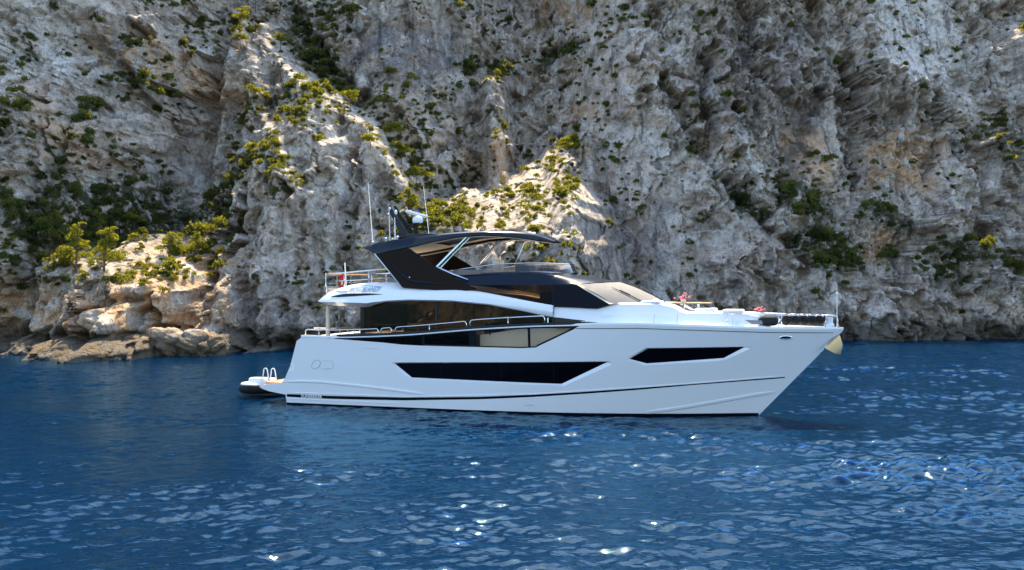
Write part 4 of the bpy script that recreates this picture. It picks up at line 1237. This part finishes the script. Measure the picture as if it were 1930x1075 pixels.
# ---- mast, radar, aerials
for y in (-0.42, 0.42):
    g = MB()
    pth = [(-4.45, y, 7.45), (-4.85, y*0.9, 8.05), (-5.25, y*0.8, 8.62), (-5.42, y*0.75, 8.98)]
    wds = [0.30, 0.20, 0.13, 0.07]
    rows = [[(p[0]-w_, p[1]-0.04, p[2]), (p[0]+w_*0.6, p[1]-0.04, p[2]), (p[0]+w_*0.6, p[1]+0.04, p[2]), (p[0]-w_, p[1]+0.04, p[2])] for p, w_ in zip(pth, wds)]
    g.grid(rows, True); g.add(rows[-1], [(0,1,2,3)])
    mast = g.make('mast', M['black'], yacht, 30)
MB().ball((-5.35,-0.42,8.8), 0.06).ball((-5.42,-0.42,8.55), 0.05).ball((-5.05,-0.42,8.62), 0.09, (0.8,0.8,1.3)).make('mast_lamp', M['white'], yacht, 180)
MB().tube([(-4.35,0,7.5), (-4.20,0,8.15)], [0.11,0.09], 8).tube([(-4.7,0,8.02),(-4.1,0,8.14)], 0.03, 6).make('radar_post', M['black'], yacht)
rd = MB().grid([[(-4.15+r*math.cos(a), r*math.sin(a), z) for a in [k*math.pi/10 for k in range(20)]] for r, z in ((0.02,8.14),(0.22,8.15),(0.25,8.25),(0.23,8.38),(0.14,8.46),(0.02,8.47))], True).make('radar_dome', M['white'], yacht, 50)
bm_ = bmesh.new(); bmesh.ops.create_cube(bm_, size=1, matrix=Matrix.Translation((-4.2,0,8.56)) @ Matrix.Rotation(rad(38), 4, 'Z') @ Matrix.Rotation(rad(13), 4, 'Y') @ Matrix.Diagonal((1.12,0.16,0.15,1)))
bmesh.ops.bevel(bm_, geom=list(bm_.edges), offset=0.05, segments=3, affect='EDGES')
MB().bm(bm_).make('radar_scanner', M['white'], yacht)
MB().box((-4.9,-0.7,7.40),(-3.0,0.7,7.62), 0.06).make('mast_base', M['black'], yacht)
for (a, b, r) in (((-5.62,-1.6,7.1),(-5.86,-1.6,9.92),0.011),((-4.93,-1.3,7.25),(-4.99,-1.3,8.92),0.020),((-4.72,-1.2,7.28),(-4.75,-1.2,8.34),0.028),((-4.10,1.3,7.3),(-4.42,1.3,9.98),0.011)):
    MB().tube([a, tuple((p+q)/2 for p, q in zip(a, b)), b], [r, r, r*0.6], 6).make('aerial', M['steel'] if r < 0.02 else M['white'], yacht)
for x, y, z in ((-5.02,-1.55,7.36),(-4.45,-1.55,7.42),(-5.55,-1.75,7.2),(-1.1,-1.9,7.66),(1.35,-1.2,7.64)):
    MB().tube([(x,y,z-0.12),(x,y,z)], 0.02, 6).ball((x,y,z+0.03), 0.07, (1,1,0.7)).make('gps_dome', M['white'], yacht, 60)

# ---- rails
def rail(pts, r=0.021, name='handrail', mat='steel'):
    return MB().tube(pts, r, 8).make(name, M[mat], yacht, 180)
def hoop(xs_, h, yoff=0.10, posts=(), side=-1):
    x0, x1 = xs_
    P = lambda x, z: (x, side*(B(x, 3.5)-yoff), z)
    n = max(3, int((x1-x0)/0.3)); r_ = 0.10
    pts = [P(x0, sheer(x0)+0.03), P(x0, sheer(x0)+h-r_), P(x0+r_*0.4, sheer(x0)+h-r_*0.25), P(x0+r_, sheer(x0)+h)]
    pts += [P(x, sheer(x)+h) for x in np.linspace(x0+r_, x1-r_, n)[1:-1]]
    pts += [P(x1-r_, sheer(x1)+h), P(x1-r_*0.4, sheer(x1)+h-r_*0.25), P(x1, sheer(x1)+h-r_), P(x1, sheer(x1)+0.03)]
    g = MB().tube(pts, 0.024, 8)
    for x in posts: g.tube([P(x, sheer(x)), P(x, sheer(x)+h)], 0.02, 8)
    return g.make('handrail', M['steel'], yacht, 180)
for side in (-1, 1):
    hoop((-8.28,-4.72), 0.34, 0.12, (-7.6,-6.2), side)
    hoop((-4.60,-4.10), 0.36, 0.12, (), side)
    hoop((-3.92,-0.68), 0.38, 0.12, (-2.35,), side)
    hoop((-0.52,2.72), 0.42, 0.12, (1.15,), side)
    MB().tube([(2.86, side*(B(2.9,3.5)-0.12), sheer(2.86)), (2.86, side*(B(2.9,3.5)-0.12), sheer(2.86)+0.34)], 0.03, 8).make('rail_post', M['steel'], yacht)
# low grab rail on the trunk, bow pulpit
for side in (-1, 1):
    P = lambda x, z: (x, side*max(B(x, 3.5)-0.14, 0.10), z)
    rail([P(x, sheer(x)+0.55-0.012*(x-10)**2*0) for x in np.linspace(9.9, 13.9, 14)]+[P(14.05, sheer(14.05)+0.5), P(14.12, sheer(14.1)+0.06)], 0.022)
    for x in (9.9, 11.85, 13.62):
        rail([P(x, sheer(x)), P(x, sheer(x)+0.55)], 0.024, 'rail_post')
# flybridge after rail with glass and teak capping
rail([(-7.55,-2.35,4.75),(-7.60,-2.30,5.85)], 0.024, 'rail_post'); rail([(-7.55,2.35,4.75),(-7.60,2.30,5.85)], 0.024, 'rail_post')
for side in (-1, 1):
    rail([(-7.60, side*2.28, 5.83),(-6.9, side*2.20, 5.86),(-5.8, side*2.15, 5.95),(-4.75, side*2.15, 6.03),(-4.5, side*2.15, 5.98),(-3.95, side*2.2, 5.45)], 0.024)
    rail([(-7.2, side*2.25, 5.50),(-6.0, side*2.15, 5.55),(-4.3, side*2.15, 5.66)], 0.015)
    for x in (-6.75, -5.55):
        rail([(x, side*2.17, smooth_table(WT, x)-0.05), (x, side*2.17, 5.88+0.06*(x+6.75))], 0.02, 'rail_post')
rows = [[(-7.62-0.06*(1-s*s), s*2.25, 4.85), (-7.66-0.06*(1-s*s), s*2.25, 5.76)] for s in np.linspace(-1, 1, 11)]
MB().grid(rows).make('glass_balustrade', M['balustrade'], yacht)
MB().tube([(-7.66-0.06*(1-s*s), s*2.25, 5.80) for s in np.linspace(-1, 1, 11)], 0.03, 8).make('teak_capping', M['teak'], yacht)
MB().box((-5.15,-1.2,4.8),(-4.1,0.9,5.68), 0.05).make('wet_bar', M['grey_box'], yacht)
MB().box((-7.0,-0.4,4.8),(-5.6,1.7,5.22), 0.08).make('sunpad', M['cushion'], yacht)
ch = MB()
for y in (-1.5, -0.95):
    ch.tube([(-6.0,y,4.8),(-5.45,y,5.55)], 0.025, 6).tube([(-5.4,y,4.8),(-5.9,y,5.3),(-5.45,y,5.56),(-5.25,y,5.5)], 0.025, 6)
ch.box((-5.95,-1.5,5.15),(-5.45,-0.95,5.19))
deck_chair = ch.make('deck_chair', M['teak'])
deck_chair.matrix_world = Matrix.Translation(YO) @ Matrix.Rotation(rad(-18), 4, 'Z')
tag(deck_chair, 'folding teak chair on the aft flybridge, in front of the grey bar', 'chair')
# overhang post and cockpit furniture
for side in (-1, 1):
    MB().tube([(-7.62, side*2.05, 2.6), (-7.62, side*2.05, 4.5)], 0.10, 12).make('overhang_post', M['cream'], yacht, 60)
MB().box((-8.3,-1.7,2.62),(-7.4,1.7,3.05), 0.08).make('cockpit_sofa', M['cushion'], yacht)
MB().tube([(-8.25,-2.2,3.40),(-7.4,-1.9,3.40),(-5.9,-1.9,3.38)], 0.03, 6).tube([(-7.1,-1.9,2.7),(-7.1,-1.9,3.4)], 0.02, 6).tube([(-6.4,-1.9,2.7),(-6.4,-1.9,3.4)], 0.02, 6).make('cockpit_rail', M['steel'], yacht)
for side in (-1, 1):
    MB().tube([(-8.52, side*2.55, 2.86), (-8.34, side*2.55, 2.86)], 0.05, 8).tube([(-8.44, side*2.55, 2.72), (-8.44, side*2.55, 2.98)], 0.04, 8).make('mooring_bollard', M['steel'], yacht)
# bathing ladder hoops on the platform
for x in (-11.0+0.12, -11.0-0.28):
    q = [(x-0.05, -1.5, 0.9), (x+0.02, -1.5, 1.25)]+[(x+0.12-0.10*math.cos(a), -1.5, 1.35+0.11*math.sin(a)) for a in (0.4, 0.9, 1.57, 2.2, 2.8)]+[(x+0.24, -1.5, 1.25), (x+0.30, -1.5, 0.9)]
    MB().tube(q, 0.026, 8).make('ladder_hoop', M['white'], yacht, 180)
# navigation light staff at the bow
MB().tube([(14.05,0,3.62),(14.05,0,5.0)], 0.016, 6).tube([(14.05,0,4.98),(14.05,0,5.08)], 0.045, 8).make('bow_light_staff', M['white'], yacht)
MB().box((13.55,-0.22,3.64),(13.95,0.22,3.80), 0.05).tube([(13.75,0,3.75),(13.75,0,4.05)], [0.14,0.17], 12).make('windlass', M['white'], yacht)
# anchor hanging under the stem
an = MB()
an.add([(13.92,0,3.36),(14.16,-0.05,3.34),(14.27,0,2.95),(14.20,0,2.55),(13.60,-0.30,2.82),(13.60,0.30,2.82),(14.16,0.05,3.34),(13.95,-0.16,2.62),(13.95,0.16,2.62)],
       [(0,4,1),(1,4,7,2),(2,7,3),(0,6,5),(6,2,8,5),(2,3,8),(4,5,8,3,7),(0,5,4),(0,1,6),(1,2,6)])
an.make('anchor', M['mirror'], yacht, 20)
MB().tube([(13.55,0,2.80),(13.80,0,3.05),(13.92,0,3.32)], 0.07, 8).make('anchor_shank', M['steel'], yacht)
MB().tube([(13.42,0,2.62),(14.0,0,3.3)], 0.06, 8).make('stem_roller', M['steel'], yacht)

def on_yacht(x, y, z):
    p = Matrix.Translation(YO) @ Matrix.Rotation(rad(-18), 4, 'Z') @ Vector((x, y, z))
    return tuple(p)
def deck_thing(name, label, cat, x, y, z, rot=0, group=None):
    return thing(name, label, cat, on_yacht(x, y, z), rad(-18)+rot, group)
# foredeck table (fixed pedestal) with flowers, cushions, fenders
tb = MB().box((7.35,-0.55,4.555),(9.05,0.55,4.61), 0.015); tbo = tb.make('foredeck_table', M['teak'], yacht)
for x in (7.95, 8.55):
    MB().tube([(x,0,4.2),(x,0,4.56)], 0.05, 8).make('table_leg', M['steel'], tbo)
def flowers(x, y, z, label, seed, hh):
    r = np.random.default_rng(seed)
    t = deck_thing('flower_pot', label, 'flowers', x, y, z)
    MB().grid([[(q*math.cos(a), q*math.sin(a), zz) for a in [k*math.pi/8 for k in range(16)]] for q, zz in ((0.02,0),(0.09,0.0),(0.12,0.13),(0.10,0.14),(0.02,0.10))], True).make('pot', M['white'], t, 40)
    g = MB()
    for k in range(26):
        g.ball((r.normal()*0.12, r.normal()*0.12, 0.15+abs(r.normal())*0.09*hh), 0.05, (1,1,0.7), 1)
    g.make('petals', M['pink'], t, None)
    v, f = leaf_cloud(r, [((0,0,0.15),(0.15,0.15,0.1))], 60, 0.05)
    link('leaves', leaf_mesh('leaves', v, f, M['stem_green']), t)
flowers(7.95,-0.2,4.61,'pot of pink and white flowers on the teak foredeck table',1,1.6)
flowers(11.15,-0.5,4.10,'small pot of pink flowers on the white foredeck lounge, near the bow rail',2,0.9)
def cushion(x0, x1, y, z, label, th=0.14):
    t = MB().box((-(x1-x0)/2,-0.55,0),((x1-x0)/2,0.55,th), 0.06).make('cushion', M['cushion'], None, 60)
    t.location = on_yacht((x0+x1)/2, y, z); t.rotation_euler = (0, 0, rad(-18))
    tag(t, label, 'cushion', 'white cushions on the foredeck')
cushion(8.55,9.35,-0.6,4.25,'white seat cushion just forward of the foredeck table')
cushion(9.65,10.45,-0.7,4.22,'rolled white cushion on the sunpad, forward of the other cushion',0.13)
cushion(6.45,7.25,-1.35,4.60,'white pad on the coaming between windscreen and foredeck table',0.09)
FL = ['leftmost black fender, lying lengthwise along the bow rail','black fender leaning second from the left in the bow rack','black fender in the middle of the bow rack, left of the rail gap','black fender in the middle of the bow rack, right of the rail gap','second black fender from the bow tip, leaning in the rack','black fender nearest the bow tip, beside the windlass']
FX = [(11.05,11.85,0.18,0.18),(12.02,12.30,0.18,0.33),(12.38,12.66,0.17,0.36),(12.72,12.98,0.17,0.35),(13.02,13.26,0.17,0.37),(13.30,13.55,0.16,0.36)]
for lab, (x0, x1, ra, zz) in zip(FL, FX):
    lie = x1-x0 > 0.6
    y = -max(B((x0+x1)/2, 3.5)-0.42, 0.16)
    t = deck_thing('fender', lab, 'fender', (x0+x1)/2, y, sheer(x0)+(0.10 if lie else 0.12), 0, 'black fenders racked along the bow rail')
    L_ = x1-x0
    if lie: a, b = Vector((-L_/2, 0, 0.2)), Vector((L_/2, 0, 0.2))
    else:   a, b = Vector((-0.10, 0.22, 0.12)), Vector((0.08, -0.16, 0.40))
    d = (b-a).normalized()
    pr = [(0, .03), (.04, .10), (.12, .165), (.25, .19), (.75, .19), (.88, .165), (.96, .10), (1, .03)]
    k = ra/0.19*1.12
    MB().tube([a+(b-a)*u for u, _ in pr], [r*k for _, r in pr], 14).make('body', M['fabric_black'], t, 60)
    e = b
    rr = random.Random(int(x0*100))
    g = MB().tube([e+Vector((0,0,-0.03)), e+Vector((rr.uniform(-.05,.08),-0.06,0.05)), e+Vector((rr.uniform(0,.14),-0.12,rr.uniform(-.06,.03)))], 0.028, 6)
    g.make('rope', M['white_cloth'], t, 180)
# ensign on its staff at the flybridge rail
fl = deck_thing('flag', 'red and white flag hanging limp from a white staff at the flybridge stern', 'flag', -7.40, -0.6, 5.0)
MB().tube([(-0.05,0,-0.15),(-0.13,0,1.35)], 0.035, 8).make('staff', M['white'], fl)
g = MB(); rows = []
for k in range(9):
    z = 0.92-0.085*k
    rows.append([(-0.10-0.02*k*0.3-0.045*j+0.015*math.sin(j*1.3+k*0.4), 0.05*math.sin(j*1.9+k*0.5), z-0.03*j-0.012*j*k*0.3) for j in range(7)])
g.grid(rows); cl = g.make('cloth', M['red'], fl, 180)
rows = [[(p[0], p[1]-0.012, p[2]) for p in r[2:5]] for r in rows[3:6]]
MB().grid(rows).make('cloth_emblem', M['white_cloth'], cl, 180)
# inflatable tender lying behind the swim platform
td = deck_thing('tender', 'dark grey inflatable tender with a pale top lying behind the swim platform', 'tender', -12.15, 0.2, 0.02)
q = [(0.75,2.2,0.32),(0.75,0.2,0.34),(0.6,-0.8,0.36),(0.1,-1.35,0.40),(-0.45,-1.25,0.40),(-0.85,-0.7,0.36),(-0.95,0.2,0.34),(-0.95,2.2,0.32)]
MB().tube(q, [0.17]+[0.23]*6+[0.17], 12).make('tube', M['rubber'], td, 180)
MB().tube([(x, y, z+0.15) for x, y, z in q], 0.13, 10).make('tube_top', M['white_flat'], td, 180)
MB().box((-0.8,-0.8,0.1),(0.7,2.0,0.3), 0.04).make('floor', M['grey_box'], td)
MB().box((-0.30,-1.15,0.5),(0.55,-0.55,0.92), 0.12).make('console', M['white'], td, 60)
